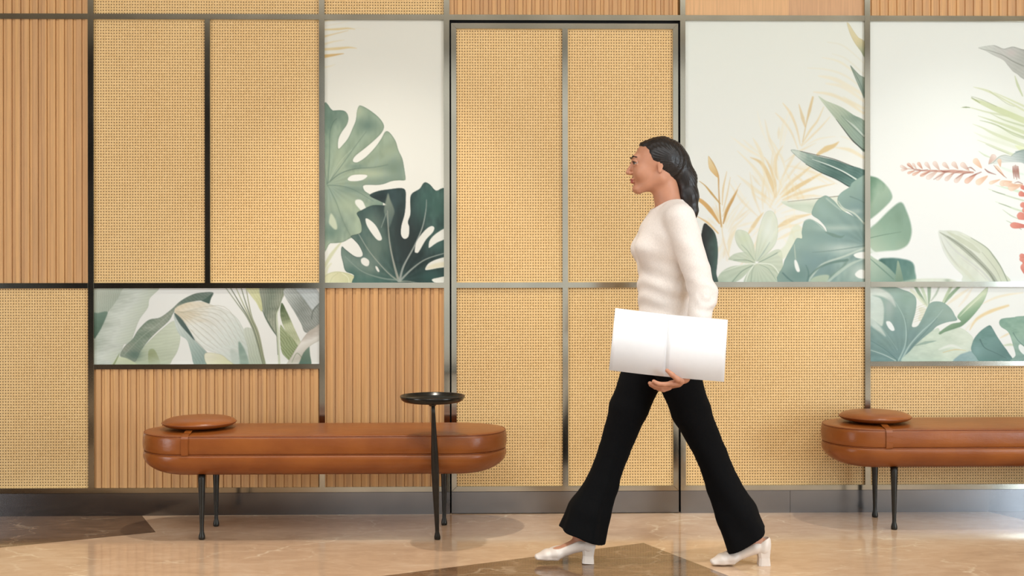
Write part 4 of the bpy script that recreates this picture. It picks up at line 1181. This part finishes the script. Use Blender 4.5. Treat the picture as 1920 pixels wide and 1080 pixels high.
BL, BR_ = 1.575, 0.21
bench = empty('bench', label='tan leather bench at the left with a small round black tray on its right end', cat='bench')
bm = bmesh.new()
rings = [stadium(BL, BR_, 0.150, 0.2665)]
for k in range(1, 12):
    a = math.pi / 2 * k / 12
    rings.append(stadium(BL, BR_, 0.150 * (1 - math.sin(a)) ** 0.92, 0.3485 - 0.082 * math.cos(a)))
rings += [stadium(BL, BR_, 0.0, 0.352), stadium(BL, BR_, 0.001, 0.361), stadium(BL, BR_, 0.0045, 0.3675), stadium(BL, BR_, 0.012, 0.3695)]
loft(bm, rings)
from_bm('base', bm, MAT_LEATHER, bench, True)
bm = bmesh.new()
rings = [stadium(BL, BR_, d, z) for d, z in ((0.012, 0.3695), (0.005, 0.3715), (0.0015, 0.377), (-0.001, 0.392), (-0.0015, 0.41), (0.0, 0.430), (0.002, 0.441), (0.006, 0.4475), (0.012, 0.4505), (0.03, 0.453),
                                        (0.07, 0.4555), (0.12, 0.457), (0.17, 0.4575), (0.2, 0.4578))]
loft(bm, rings)
from_bm('seat_cushion', bm, MAT_LEATHER, bench, True)
for z, d in ((0.4468, 0.0045), (0.3692, 0.0045)):
    bm = bmesh.new()
    add_tube(bm, stadium(BL, BR_, d, z), 0.0026 if z > .4 else 0.002, 6, True)
    from_bm('piping', bm, MAT_PIPING, bench, True)
LEG = [(0.0118, 0.0), (0.0135, 0.004), (0.0135, 0.013), (0.0118, 0.021), (0.0088, 0.032), (0.0088, 0.05), (0.0105, 0.11), (0.013, 0.19), (0.0155, 0.255), (0.0155, 0.274)]
LX, LYF, LYB = -BL / 2 + 0.278, -0.127, 0.127


def leg(x, y):
    bm = bmesh.new()
    add_lathe(bm, LEG, 24, (x, y), (x, y))
    return from_bm('leg', bm, MAT_LEG, bench, True)


for y in (LYF, LYB):
    leg(LX, y)
leg(-LX - .0, LYB)
# the front right leg rises through to carry the tray
PXB, PXT = -LX - 0.017, -LX - 0.028
PYB, PYT = -0.150, -0.292
bm = bmesh.new()
prof = [(0.0118, 0.0), (0.0135, 0.004), (0.0135, 0.013), (0.0118, 0.021), (0.0086, 0.034), (0.009, 0.06), (0.0115, 0.14), (0.0148, 0.23), (0.0162, 0.31), (0.015, 0.38), (0.0112, 0.47), (0.0085, 0.55), (0.0078, 0.590)]
add_lathe(bm, prof, 24, (PXB, PYB), (PXT, PYT), (0, 0.6))
from_bm('tray_leg', bm, MAT_LEG, bench, True)
bm = bmesh.new()
add_lathe(bm, [(0.012, 0.583), (0.0175, 0.590), (0.020, 0.5985), (0.1, 0.5995), (0.118, 0.603), (0.1285, 0.611), (0.133, 0.620), (0.134, 0.6255), (0.1325, 0.6275), (0.130, 0.6255), (0.125, 0.616), (0.114, 0.609), (0.1, 0.606), (0.001, 0.6055)],
          64, (PXT - .002, PYT), (PXT - .002, PYT))
from_bm('tray', bm, m_simple('black_lacquered_tray', lin((44, 42, 38)), 0.22, 0.6), bench, True)


def world_of(px, yc):
    return at(px, 700, yc).x


BY = -0.375
bench.location = ((at(273, 852, BY).x + at(948.5, 852, BY).x) / 2, BY, 0)
b2 = copy_tree(bench)
b2['label'] = 'tan leather bench at the right cut off by the edge of the photo'
for o_ in (bench, b2): o_['group'] = 'tan leather benches along the wall'
BY2 = -0.255
b2.location = (at(1543, 842, BY2).x + BL / 2, BY2, 0)

# round cushions with their straps
cush = empty('round_cushion', label='flat round tan leather cushion on the left end of the left bench', cat='cushion', group='round leather cushions on the benches')
bm = bmesh.new()
R = 0.157
prof = [(0.002, 0.0), (0.07, 0.001), (0.115, 0.0045), (0.143, 0.0115), (0.1545, 0.019), (R, 0.0235), (R, 0.0255), (0.1545, 0.029), (0.146, 0.036), (0.125, 0.0435), (0.09, 0.048), (0.04, 0.0495), (0.002, 0.0498)]
add_lathe(bm, prof, 64)
from_bm('cushion_body', bm, MAT_LEATHER, cush, True)
bm = bmesh.new()
add_tube(bm, [(R * math.cos(a), R * math.sin(a), 0.0245) for a in np.linspace(0, 2 * math.pi, 64, endpoint=False)], 0.0022, 6, True)
from_bm('piping', bm, MAT_PIPING, cush, True)
# strap: local frame, the cushion's underside is at z=0, bench top edge is BR_ in front
bm = bmesh.new()
sx = -0.008
zt = 0.4585
path = [(-0.10, 0.004), (-0.135, 0.006), (-0.150, 0.004), (-0.168, -0.0015), (-0.190, -0.0042), (-0.2025, -0.007), (-0.2085, -0.0115), (-0.2128, -0.020), (-0.2142, -0.035), (-0.2145, -0.060), (-0.2125, -0.082), (-0.2095, -0.0885)]
w_ = 0.0145
prev = None
for i, (y, z) in enumerate(path):
    a = Vector((0, *path[min(i + 1, len(path) - 1)])) - Vector((0, *path[max(i - 1, 0)]))
    nrm = Vector((0, a.z, -a.y)).normalized() * 0.0016
    if nrm.z < 0 and i < 5: nrm = -nrm
    if i >= 5 and nrm.y > 0: nrm = -nrm
    ring = [bm.verts.new((sx - w_, y, z)), bm.verts.new((sx + w_, y, z)), bm.verts.new((sx + w_, y + nrm.y, z + nrm.z)), bm.verts.new((sx - w_, y + nrm.y, z + nrm.z))]
    if prev:
        for k in range(4):
            bm.faces.new([prev[k], prev[(k + 1) % 4], ring[(k + 1) % 4], ring[k]])
    else: bm.faces.new(ring[::-1])
    prev = ring
bm.faces.new(prev)
bmesh.ops.recalc_face_normals(bm, faces=bm.faces)
from_bm('strap', bm, MAT_LEATHER, cush, False)
cush.location = (bench.location.x - BL / 2 + 0.236, BY, zt)
c2 = copy_tree(cush)
c2['label'] = 'flat round tan leather cushion on the left end of the right bench'
c2.location = (b2.location.x - BL / 2 + 0.236, BY2, zt)
# ------------------------------------------------------------------ the walking person
class Field:
    """signed distances on a grid, joined smoothly; turned into a closed mesh"""

    def __init__(s, lo, hi, h):
        s.lo, s.h = np.array(lo, float), h
        s.n = np.ceil((np.array(hi) - s.lo) / h).astype(int) + 1
        s.ax = [s.lo[i] + np.arange(s.n[i]) * h for i in range(3)]
        s.A = np.full(s.n, 1.0, np.float32)

    def sub(s, lo, hi):
        sl = []
        for i in range(3):
            a = max(int((lo[i] - s.lo[i]) / s.h), 0)
            b = min(int((hi[i] - s.lo[i]) / s.h) + 2, s.n[i])
            sl.append(slice(a, max(a, b)))
        X = s.ax[0][sl[0]][:, None, None]; Y = s.ax[1][sl[1]][None, :, None]; Z = s.ax[2][sl[2]][None, None, :]
        return tuple(sl), X, Y, Z

    def put(s, sl, d, k, cut=False):
        a = s.A[sl]
        if a.size == 0: return
        if cut:
            a2, d2 = -a, d
            h = np.clip(.5 + .5 * (a2 - d2) / k, 0, 1)
            s.A[sl] = -(a2 * (1 - h) + d2 * h - k * h * (1 - h))
        else:
            h = np.clip(.5 + .5 * (a - d) / k, 0, 1)
            s.A[sl] = a * (1 - h) + d * h - k * h * (1 - h)

    def cone(s, a, b, ra, rb, k=.012, sy=1.0, cut=False):
        a, b = np.array(a, float), np.array(b, float)
        r = max(ra, rb) * max(1, sy) + k + .03
        sl, X, Y, Z = s.sub(np.minimum(a, b) - r, np.maximum(a, b) + r)
        d = b - a
        D2 = d[0] ** 2 + (d[1] / sy) ** 2 + d[2] ** 2
        t_ = np.clip(((X - a[0]) * d[0] + (Y - a[1]) * d[1] / sy ** 2 + (Z - a[2]) * d[2]) / D2, 0, 1)
        q = np.sqrt((X - a[0] - t_ * d[0]) ** 2 + ((Y - a[1] - t_ * d[1]) / sy) ** 2 + (Z - a[2] - t_ * d[2]) ** 2) - (ra + (rb - ra) * t_)
        s.put(sl, q, k, cut)

    def chain(s, P, R, k=.012, sy=1.0):
        for i in range(len(P) - 1):
            s.cone(P[i], P[i + 1], R[i], R[i + 1], k, sy)

    def ell(s, c, r, k=.012, ry=0.0, cut=False):
        c, r = np.array(c, float), np.array(r, float)
        m = r.max() + k + .03
        sl, X, Y, Z = s.sub(c - m, c + m)
        ca, sa = math.cos(ry), math.sin(ry)
        x, y, z = (X - c[0]) * ca + (Z - c[2]) * sa, Y - c[1], -(X - c[0]) * sa + (Z - c[2]) * ca
        k0 = np.sqrt((x / r[0]) ** 2 + (y / r[1]) ** 2 + (z / r[2]) ** 2)
        k1 = np.sqrt((x / r[0] ** 2) ** 2 + (y / r[1] ** 2) ** 2 + (z / r[2] ** 2) ** 2) + 1e-9
        s.put(sl, k0 * (k0 - 1) / k1, k, cut)

    def halfcut(s, p, nrm, lo, hi, k=.002):
        """remove everything on the side nrm points to, within a box"""
        nrm = np.array(nrm, float); nrm /= np.linalg.norm(nrm)
        sl, X, Y, Z = s.sub(lo, hi)
        d = -((X - p[0]) * nrm[0] + (Y - p[1]) * nrm[1] + (Z - p[2]) * nrm[2])
        s.put(sl, d + np.zeros(s.A[sl].shape), k, True)

    def mesh(s, name, disp=None):
        A = s.A.copy()
        for ax in range(3):
            i0 = [slice(None)] * 3; i0[ax] = 0; A[tuple(i0)] = 1
            i0[ax] = -1; A[tuple(i0)] = 1
        gr = openvdb.FloatGrid(1.0)
        gr.copyFromArray(A)
        pts, tris, quads = gr.convertToPolygons(0.0, 0.0)
        pts = pts.astype(float) * s.h + s.lo
        if disp is not None: pts = disp(pts)
        me = bpy.data.meshes.new(name)
        faces = [q[::-1] for q in quads.tolist()] + [t_[::-1] for t_ in tris.tolist()]
        me.from_pydata(pts.tolist(), [], faces)
        me.update()
        v = 0.0                                   # orientation check
        q = quads[:: max(1, len(quads) // 4000)]
        ctr = pts.mean(0)
        a_, b_, c_ = pts[q[:, 2]], pts[q[:, 1]], pts[q[:, 0]]
        cr = np.cross(b_ - a_, c_ - a_)
        if np.sum(cr * (a_ - ctr)) < 0: me.flip_normals()
        me.polygons.foreach_set('use_smooth', [True] * len(me.polygons))
        return me


PPX, PPY = 1230, -0.945
P0 = at(PPX, 1055, PPY)
person = empty('person', (P0.x, PPY, 0), label='person in a cream sweater and black flared trousers walking left past the door', cat='person')

MAT_SKIN = m_simple('skin', lin((196, 138, 108)), 0.5, nscale=30, namt=0.05)
MAT_SKIN.node_tree.nodes['Principled BSDF'].inputs['Subsurface Weight'].default_value = 0.08
MAT_SKIN.node_tree.nodes['Principled BSDF'].inputs['Subsurface Radius'].default_value = (0.02, 0.008, 0.004)
MAT_LIP = m_simple('lips', lin((168, 88, 78)), 0.4)
MAT_HAIR = m_simple('black_hair', lin((26, 20, 18)), 0.42, nscale=60, namt=0.4, bump=0.5, stretch=(2.0, 2.0, 0.25))
MAT_SWEATER = m_simple('cream_knit', lin((238, 228, 220)), 0.9, nscale=260, namt=0.05, bump=0.5, stretch=(1, 1, 0.5))
MAT_TROUSER = m_simple('black_trouser_cloth', lin((9, 9, 10)), 0.95, nscale=200, namt=0.1, bump=0.2, Specular_IOR_Level=0.15)
MAT_SHOE = m_simple('ivory_shoe_leather', lin((226, 212, 200)), 0.35, namt=0.03)
MAT_EYE = m_simple('eye_white', lin((196, 186, 178)), 0.3, namt=0.01)
MAT_IRIS = m_simple('dark_iris', lin((40, 24, 16)), 0.15)

# joints, local to the person: x forward is negative, viewer side is -y
SHN, SHF = (.068, -.160, 1.335), (.068, .160, 1.335)
ELN, WRN = (.150, -.205, 1.050), (.085, -.270, .800)
ELF, WRF = (.045, .215, 1.065), (-.045, .130, .885)
LEADL = [(.0, .075, .83), (-.100, .050, .598), (-.160, .035, .432), (-.207, .025, .306), (-.262, .02, .196), (-.292, .015, .115)]
TRAIL = [(.045, -.075, .83), (.128, -.058, .598), (.208, -.045, .430), (.258, -.038, .306), (.309, -.034, .196), (.350, -.03, .105)]

# shoes and feet share this profile (u along the foot from heel to toe, z up)
SHOES = [dict(heel=(-.238, .012, .000), yaw=0.0, pitch=.055), dict(heel=(.441, -.030, .000), yaw=0.0, pitch=0.0)]


def foot_pt(sd, u, v, z):
    """shoe coordinates to the person's frame; toes point to -x; pitch lifts the toe"""
    c_, s_ = math.cos(sd['pitch']), math.sin(sd['pitch'])
    x, zz = u * c_ - z * s_, u * s_ + z * c_
    h = sd['heel']
    return (h[0] - x, h[1] + v, h[2] + zz)


def foot_field(f, sd, grow=0.0, foot=False):
    g_ = lambda u, v, z: foot_pt(sd, u, v, z)
    f.cone(g_(.030, 0, .078), g_(.070, 0, .072), .026 + grow, .026 + grow, .012)
    f.cone(g_(.070, 0, .072), g_(.150, 0, .034), .027 + grow, .022 + grow, .012, 1.35)
    f.cone(g_(.150, 0, .034), g_(.190, 0, .0245), .022 + grow, .0155 + grow, .012, 1.75)
    f.cone(g_(.190, 0, .0245), g_(.226, -.004 if not foot else 0, .016), .0165 + grow, .009 + grow * .5, .01, 1.8)


# --- body: one continuous skin
B = Field((-.52, -.39, -.01), (.48, .32, 1.70), .0032)
B.ell((.012, 0, 1.575), (.091, .073, .084), .01)
B.ell((-.036, 0, 1.530), (.055, .058, .080), .02)
for s_ in (-1, 1):
    B.cone((.012, .048 * s_, 1.500), (-.066, .014 * s_, 1.458), .022, .017, .02)
    B.ell((-.058, .036 * s_, 1.520), (.026, .024, .028), .02)
B.ell((-.072, 0, 1.459), (.018, .021, .015), .014)
B.cone((-.082, -.030, 1.578), (-.082, .030, 1.578), .010, .010, .018)
for s_ in (-1, 1):
    B.ell((-.099, .032 * s_, 1.557), (.014, .019, .012), .012, cut=True)
B.cone((-.088, 0, 1.560), (-.1075, 0, 1.523), .0065, .0095, .010)
for s_ in (-1, 1):
    B.ell((-.098, .0105 * s_, 1.519), (.009, .0065, .0065), .005)
    B.cone((.010, .070 * s_, 1.552), (.006, .072 * s_, 1.522), .013, .008, .005, .45)
    B.ell((.003, .080 * s_, 1.541), (.008, .005, .014), .003, cut=True)
for s_ in (-1, 1):
    B.chain([(-.0885, .017 * s_, 1.5625), (-.0885, .031 * s_, 1.5655), (-.0800, .046 * s_, 1.5600)], [.0034, .0042, .0038], .004)
    B.chain([(-.0860, .017 * s_, 1.5510), (-.0865, .031 * s_, 1.5475), (-.0790, .045 * s_, 1.5505)], [.003, .0036, .0034], .005)
B.ell((-.0905, 0, 1.4945), (.0095, .021, .0058), .005)
B.ell((-.0885, 0, 1.4845), (.0095, .018, .0062), .004)
B.cone((.030, 0, 1.500), (.058, 0, 1.365), .050, .054, .03)
B.cone((.060, -.125, 1.345), (.060, .125, 1.345), .045, .045, .04)
B.ell((.045, 0, 1.24), (.085, .135, .14), .04)
B.ell((.035, 0, 1.06), (.08, .115, .16), .05)
B.ell((.035, 0, .88), (.095, .145, .11), .05)
for sh, el, wr in ((SHN, ELN, WRN), (SHF, ELF, WRF)):
    B.chain([sh, el, wr], [.042, .033, .0225], .02)
for P in (LEADL, TRAIL):
    B.chain([P[0], P[1], P[2], P[4], P[5]], [.085, .060, .046, .038, .030], .03)
for sd, P in zip(SHOES, (LEADL, TRAIL)):
    B.cone(P[5], foot_pt(sd, .048, 0, .085), .028, .027, .02)
    foot_field(B, sd, -.004, True)
# near hand: palm up under the book, fingers pointing forward, thumb up its front
PALM = (.035, -.310, .7335)
B.cone(WRN, (.062, -.292, .752), .0215, .020, .012)
B.cone((.062, -.292, .752), (.030, -.310, .7330), .019, .014, .012, 1.25)
B.cone((.040, -.326, .7365), (.006, -.336, .7335), .0135, .0115, .008)
B.cone((.040, -.300, .7300), (.006, -.290, .7200), .0135, .0110, .008)
fing = [(-.3430, .027, .022, .018, .0085), (-.3260, .030, .025, .020, .0088), (-.3085, .028, .023, .019, .0083), (-.2920, .022, .018, .015, .0074)]
for i, (y, l1, l2, l3, r) in enumerate(fing):
    x = .004 if i in (1, 2) else .008
    z0 = .7345 - .0072 * i
    p = [(x, y, z0), (x - l1, y - .001, z0 - .003 - .0015 * i), (x - l1 - l2 * .97, y, z0 - .0005 - .001 * i), (x - l1 - l2 - l3 * .85, y + .001, z0 + .008 - .001 * i)]
    B.chain(p, [r + .0008, r, r - .0006, r - .0016], .0028)
B.chain([(.044, -.334, .742), (.026, -.3600, .752), (.006, -.3685, .768), (-.012, -.3675, .784)], [.0115, .0098, .0090, .0072], .005)
# far hand: relaxed, slightly curled, in front of the belly
HW = np.array(WRF)
hd = np.array([-.60, -.30, -.72]); hd /= np.linalg.norm(hd)
up_ = np.array([-.45, -.25, .85]); up_ -= hd * (up_ @ hd); up_ /= np.linalg.norm(up_)
sd_ = np.cross(hd, up_)
hp = lambda a, b, c_: tuple(HW + hd * a + sd_ * b + up_ * c_)
B.cone(WRF, hp(.028, 0, 0), .0215, .019, .012)
for b in (-.022, -.007, .008, .022):
    B.cone(hp(.02, b * .6, 0), hp(.078, b, 0), .015, .0108, .010)
for b, L_, r in ((-.026, .92, .0080), (-.0085, 1.0, .0084), (.009, .94, .0080), (.0255, .76, .0072)):
    B.chain([hp(.080, b, 0), hp(.080 + .034 * L_, b, -.010), hp(.080 + .052 * L_, b, -.030), hp(.080 + .056 * L_, b, -.050)], [r + .001, r, r - .0008, r - .0018], .0028)
B.chain([hp(.022, -.020, -.004), hp(.045, -.042, -.014), hp(.070, -.046, -.026), hp(.088, -.038, -.036)], [.0125, .0098, .0088, .0072], .005)
me = B.mesh('body')
# skin and lip tones, by vertex
co = np.zeros(len(me.vertices) * 3); me.vertices.foreach_get('co', co); co = co.reshape(-1, 3)
body = link('body', me, MAT_SKIN, person)
me.materials.append(MAT_LIP)
fc = np.zeros(len(me.polygons) * 3); me.polygons.foreach_get('center', fc); fc = fc.reshape(-1, 3)
lipm = (((fc[:, 1] / .021) ** 2 + ((fc[:, 2] - 1.489) / .0105) ** 2) < 1) & (fc[:, 0] < -.0905)
me.polygons.foreach_set('material_index', lipm.astype(np.int32))

for s_ in (-1, 1):
    bm = bmesh.new()
    bmesh.ops.create_uvsphere(bm, u_segments=20, v_segments=14, radius=.0108, matrix=Matrix.Translation((-.0780, .031 * s_, 1.557)))
    e = from_bm('eye', bm, MAT_EYE, person, True)
    bm = bmesh.new()
    bmesh.ops.create_uvsphere(bm, u_segments=16, v_segments=10, radius=.0066, matrix=Matrix.Translation((-.0862, .031 * s_, 1.556)) @ Matrix.Diagonal((.75, 1, 1, 1)))
    from_bm('iris', bm, MAT_IRIS, e, True)
    f = Field((-.12, -.07, 1.55), (-.04, .07, 1.61), .0016)
    f.chain([(-.0935, .014 * s_, 1.577), (-.0915, .030 * s_, 1.582), (-.078, .047 * s_, 1.578)], [.0030, .0034, .0020], .003)
    link('eyebrow', f.mesh('eyebrow'), MAT_HAIR, person)
    f = Field((-.12, -.07, 1.53), (-.04, .07, 1.59), .0016)      # upper lid line
    f.chain([(-.0915, .019 * s_, 1.5590), (-.0925, .031 * s_, 1.5625), (-.0850, .046 * s_, 1.5575)], [.0016, .0022, .0018], .002)
    link('eyelash', f.mesh('eyelash'), MAT_HAIR, person)

# --- hair: drawn back from the forehead into a low tail
H = Field((-.13, -.12, 1.30), (.20, .12, 1.70), .0028)
H.ell((.022, 0, 1.578), (.094, .080, .082), .01)
H.ell((.060, 0, 1.56), (.062, .066, .080), .02)
H.chain([(.098, 0, 1.565), (.118, 0, 1.50), (.128, -.008, 1.43), (.138, -.012, 1.37), (.142, -.012, 1.335)], [.036, .040, .036, .024, .008], .02)
H.cone((-.05, 0, 1.628), (.03, 0, 1.644), .012, .014, .02, 2.2)
H.ell((-.098, 0, 1.545), (.088, .16, .086), .008, cut=True)      # open the face
for s_ in (-1, 1):
    H.ell((-.020, .085 * s_, 1.505), (.036, .055, .060), .008, cut=True)


def strands(p):
    a = np.arctan2(p[:, 2] - 1.56, p[:, 0] - .09)
    w = np.sin(a * 60 + p[:, 1] * 220) * .0007 + np.sin(p[:, 1] * 420 + p[:, 0] * 60) * .0006
    c0 = np.array([.03, 0, 1.56])
    d = p - c0
    return p + d / np.linalg.norm(d, axis=1)[:, None] * w[:, None]


link('hair', H.mesh('hair', strands), MAT_HAIR, person)

# --- sweater
K = Field((-.16, -.34, .74), (.26, .30, 1.44), .0035)
K.cone((.064, -.105, 1.348), (.064, .105, 1.348), .062, .062, .03)
K.cone((.056, 0, 1.375), (.060, 0, 1.33), .066, .075, .03)
K.ell((.040, 0, 1.25), (.112, .165, .135), .04)
for s_ in (-1, 1):
    K.ell((-.030, .066 * s_, 1.225), (.058, .062, .058), .035)
K.ell((.034, 0, 1.07), (.104, .142, .165), .06)
K.ell((.036, 0, .88), (.118, .170, .135), .06)
for sh, el, wr in ((SHN, ELN, WRN), (SHF, ELF, WRF)):
    K.chain([sh, el, wr], [.060, .049, .034], .022)
K.halfcut((0, 0, .800), (0, 0, -1), (-.16, -.22, .74), (.26, .22, .83))
K.cone((.046, 0, 1.372), (.030, 0, 1.50), .061, .075, .004, cut=True)
for el, wr in ((ELN, WRN), (ELF, WRF)):
    e_, w2 = np.array(el), np.array(wr)
    d = (w2 - e_) / np.linalg.norm(w2 - e_)
    p = w2 - d * .006
    K.halfcut(p, d, w2 - .06, w2 + .06)


def folds(p):
    z, x, y = p[:, 2], p[:, 0], p[:, 1]
    w = np.sin(z * 95 + x * 24 + np.sin(y * 20) * 1.4) * .0030 * np.exp(-((z - 1.07) / .12) ** 2)
    w += np.sin(z * 70 - x * 30 + y * 18) * .0022 * np.exp(-((z - .9) / .08) ** 2)
    w += np.sin((x * 40 + z * 60)) * .0018 * np.exp(-((z - 1.25) / .1) ** 2)
    dn = np.hypot(z - 1.05, x - .15)
    w += np.sin(dn * 180) * .003 * np.exp(-(dn / .07) ** 2)
    w -= .004 * np.exp(-((z - .822) / .004) ** 2)                 # edge of the ribbed hem
    c0 = np.stack([np.full_like(x, .04), y * .6, z], 1)
    d = p - c0
    return p + d / (np.linalg.norm(d, axis=1)[:, None] + 1e-6) * w[:, None]


link('sweater', K.mesh('sweater', folds), MAT_SWEATER, person)

# --- trousers, flared below the knee
T = Field((-.42, -.22, .03), (.48, .24, .92), .0036)
T.ell((.034, 0, .845), (.108, .158, .105), .03)
T.ell((.065, 0, .80), (.095, .145, .095), .04)
LR = [.092, .075, .060, .064, .082, .096]
TR_ = [.090, .074, .059, .063, .080, .090]
T.chain(LEADL[:5] + [(-.297, .015, .085)], LR, .012)
T.chain(TRAIL[:5] + [(.358, -.03, .070)], TR_, .012)
T.halfcut((0, 0, .895), (0, 0, 1), (-.2, -.22, .88), (.25, .24, .95))


def hem(pc, nrm, inner_a, inner_b, r):
    lo = np.array(pc) - .20; hi = np.array(pc) + .20
    lo[2] = .02; hi[2] = pc[2] + .16
    T.halfcut(pc, nrm, lo, hi)
    T.cone(inner_a, inner_b, r * .55, r, .004, cut=True)


hem((-.292, .015, .108), (-.40, 0, -1), (-.255, .018, .20), (-.300, .015, .075), .085)
hem((.350, -.03, .098), (.66, 0, -1), (.318, -.034, .19), (.364, -.03, .055), .080)


def tfolds(p):
    x, y, z = p[:, 0], p[:, 1], p[:, 2]
    lead = x < .035 + (.66 - z) * 0
    cx = np.where(lead, np.interp(z, [.11, .2, .3, .43, .6, .83], [-.292, -.262, -.207, -.16, -.1, 0]), np.interp(z, [.11, .2, .3, .43, .6, .83], [.35, .309, .258, .208, .128, .045]))
    an = np.arctan2(y, x - cx)
    k = np.clip((.5 - z) / .35, 0, 1)
    w = np.sin(an * 5 + z * 9) * .006 * k + np.sin(z * 55 + an * 2) * .0014 * np.exp(-((z - .62) / .13) ** 2)
    q = p.copy()
    d = np.stack([x - cx, y, np.zeros_like(x)], 1)
    return q + d / (np.linalg.norm(d, axis=1)[:, None] + 1e-6) * w[:, None]


link('trousers', T.mesh('trousers', tfolds), MAT_TROUSER, person)

# --- block heeled pumps
for sd in SHOES:
    h = sd['heel']
    f = Field((h[0] - .26, h[1] - .06, -.01), (h[0] + .03, h[1] + .06, .14), .0018)
    foot_field(f, sd, .0025)
    g_ = lambda u, v, z: foot_pt(sd, u, v, z)
    f.cone(g_(.026, 0, .092), g_(.030, 0, .066), .026, .030, .008)
    f.cone(g_(.150, 0, .012), g_(.222, 0, .009), .0065, .0045, .010, 4.2)       # sole under the ball and toe
    # opening for the foot
    f.cone(g_(.050, 0, .118), g_(.150, 0, .070), .030, .026, .006, 1.25, cut=True)
    f.cone(g_(.030, 0, .120), g_(.036, 0, .085), .024, .021, .004, cut=True)
    # cut flat below the ball of the foot
    n_ = np.array(g_(0, 0, -1)) - np.array(g_(0, 0, 0))
    f.halfcut(g_(.15, 0, .0005), n_, np.array(h) - (.27, .1, .05), np.array(h) + (.05, .1, .06))
    sh = link('shoe', f.mesh('shoe'), MAT_SHOE, person)
    bm = bmesh.new()
    top = [g_(u, v, .062) for u, v in ((.004, -.017), (.012, -.026), (.045, -.026), (.056, -.020), (.056, .020), (.045, .026), (.012, .026), (.004, .017))]
    mid = [g_(u, v, .030) for u, v in ((.007, -.016), (.014, -.022), (.040, -.022), (.048, -.017), (.048, .017), (.040, .022), (.014, .022), (.007, .016))]
    bot = [g_(u, v, .0004) for u, v in ((.004, -.017), (.010, -.023), (.042, -.023), (.050, -.018), (.050, .018), (.042, .023), (.010, .023), (.004, .017))]
    loft(bm, [bot, mid, top])
    from_bm('heel', bm, MAT_SHOE, sh)

# ------------------------------------------------------------------ the open white book in the hand
MAT_PAPER = m_simple('white_paper', lin((240, 240, 241)), 0.6, namt=0.01)
MAT_COVER = m_simple('white_cover', lin((242, 242, 243)), 0.35, namt=0.01)
YB = -0.333
# outline of each half in the photograph, at the book's own distance
yb = PPY + YB
spx = 1254
Lq = [(1155, 578), (spx, 590), (spx - 8, 706), (1143, 695)]
Rq = [(spx, 590), (1367, 600), (1360, 717), (spx - 8, 706)]
bo = at(1248, 706, yb)
book = empty('open_book', (bo.x, yb, bo.z), label='open plain white book held upright in the walking person\'s near hand', cat='book')


def half(q, sgn, off0, off1, thick, name, mat, inset=0.0):
    """one half of the open book; sgn -1 = left; it swings back towards its free edge"""
    bm = bmesh.new()
    P = [at(px, py, yb) - bo for px, py in q]
    ctr = sum(P, Vector()) / 4
    pts = []
    for i, p in enumerate(P):
        p = p.lerp(ctr, inset)
        free = (i in (0, 3)) if sgn < 0 else (i in (1, 2))
        pts.append((p.x, (off1 if free else off0), p.z))
    # curved leaf, swelling near the spine
    nu = 14
    spine = [pts[1], pts[2]] if sgn < 0 else [pts[0], pts[3]]
    freee = [pts[0], pts[3]] if sgn < 0 else [pts[1], pts[2]]
    fr, bk = [], []
    for k in range(nu + 1):
        t_ = k / nu
        rowf, rowb = [], []
        for j in range(2):
            a, b = Vector(spine[j]), Vector(freee[j])
            p = a.lerp(b, t_)
            bulge = -0.012 * math.sin(math.pi * min(1, t_ * 1.0)) * (1 - t_ * .5)
            rowf.append(bm.verts.new((p.x, p.y + bulge, p.z)))
            rowb.append(bm.verts.new((p.x, p.y + bulge + thick, p.z)))
        fr.append(rowf); bk.append(rowb)
    for k in range(nu):
        bm.faces.new([fr[k][0], fr[k + 1][0], fr[k + 1][1], fr[k][1]])
        bm.faces.new([bk[k][0], bk[k][1], bk[k + 1][1], bk[k + 1][0]])
        for j in range(2):
            bm.faces.new([fr[k][j], bk[k][j], bk[k + 1][j], fr[k + 1][j]])
    for k in (0, nu):
        bm.faces.new([fr[k][0], fr[k][1], bk[k][1], bk[k][0]])
    bmesh.ops.recalc_face_normals(bm, faces=bm.faces)
    return from_bm(name, bm, mat, book, True)


for q, sg in ((Lq, -1), (Rq, 1)):
    o = half(q, sg, 0.0, 0.022, 0.0016, 'cover', MAT_COVER)
    half(q, sg, 0.0016, 0.0236, 0.0050, 'page_block', MAT_PAPER, 0.035)
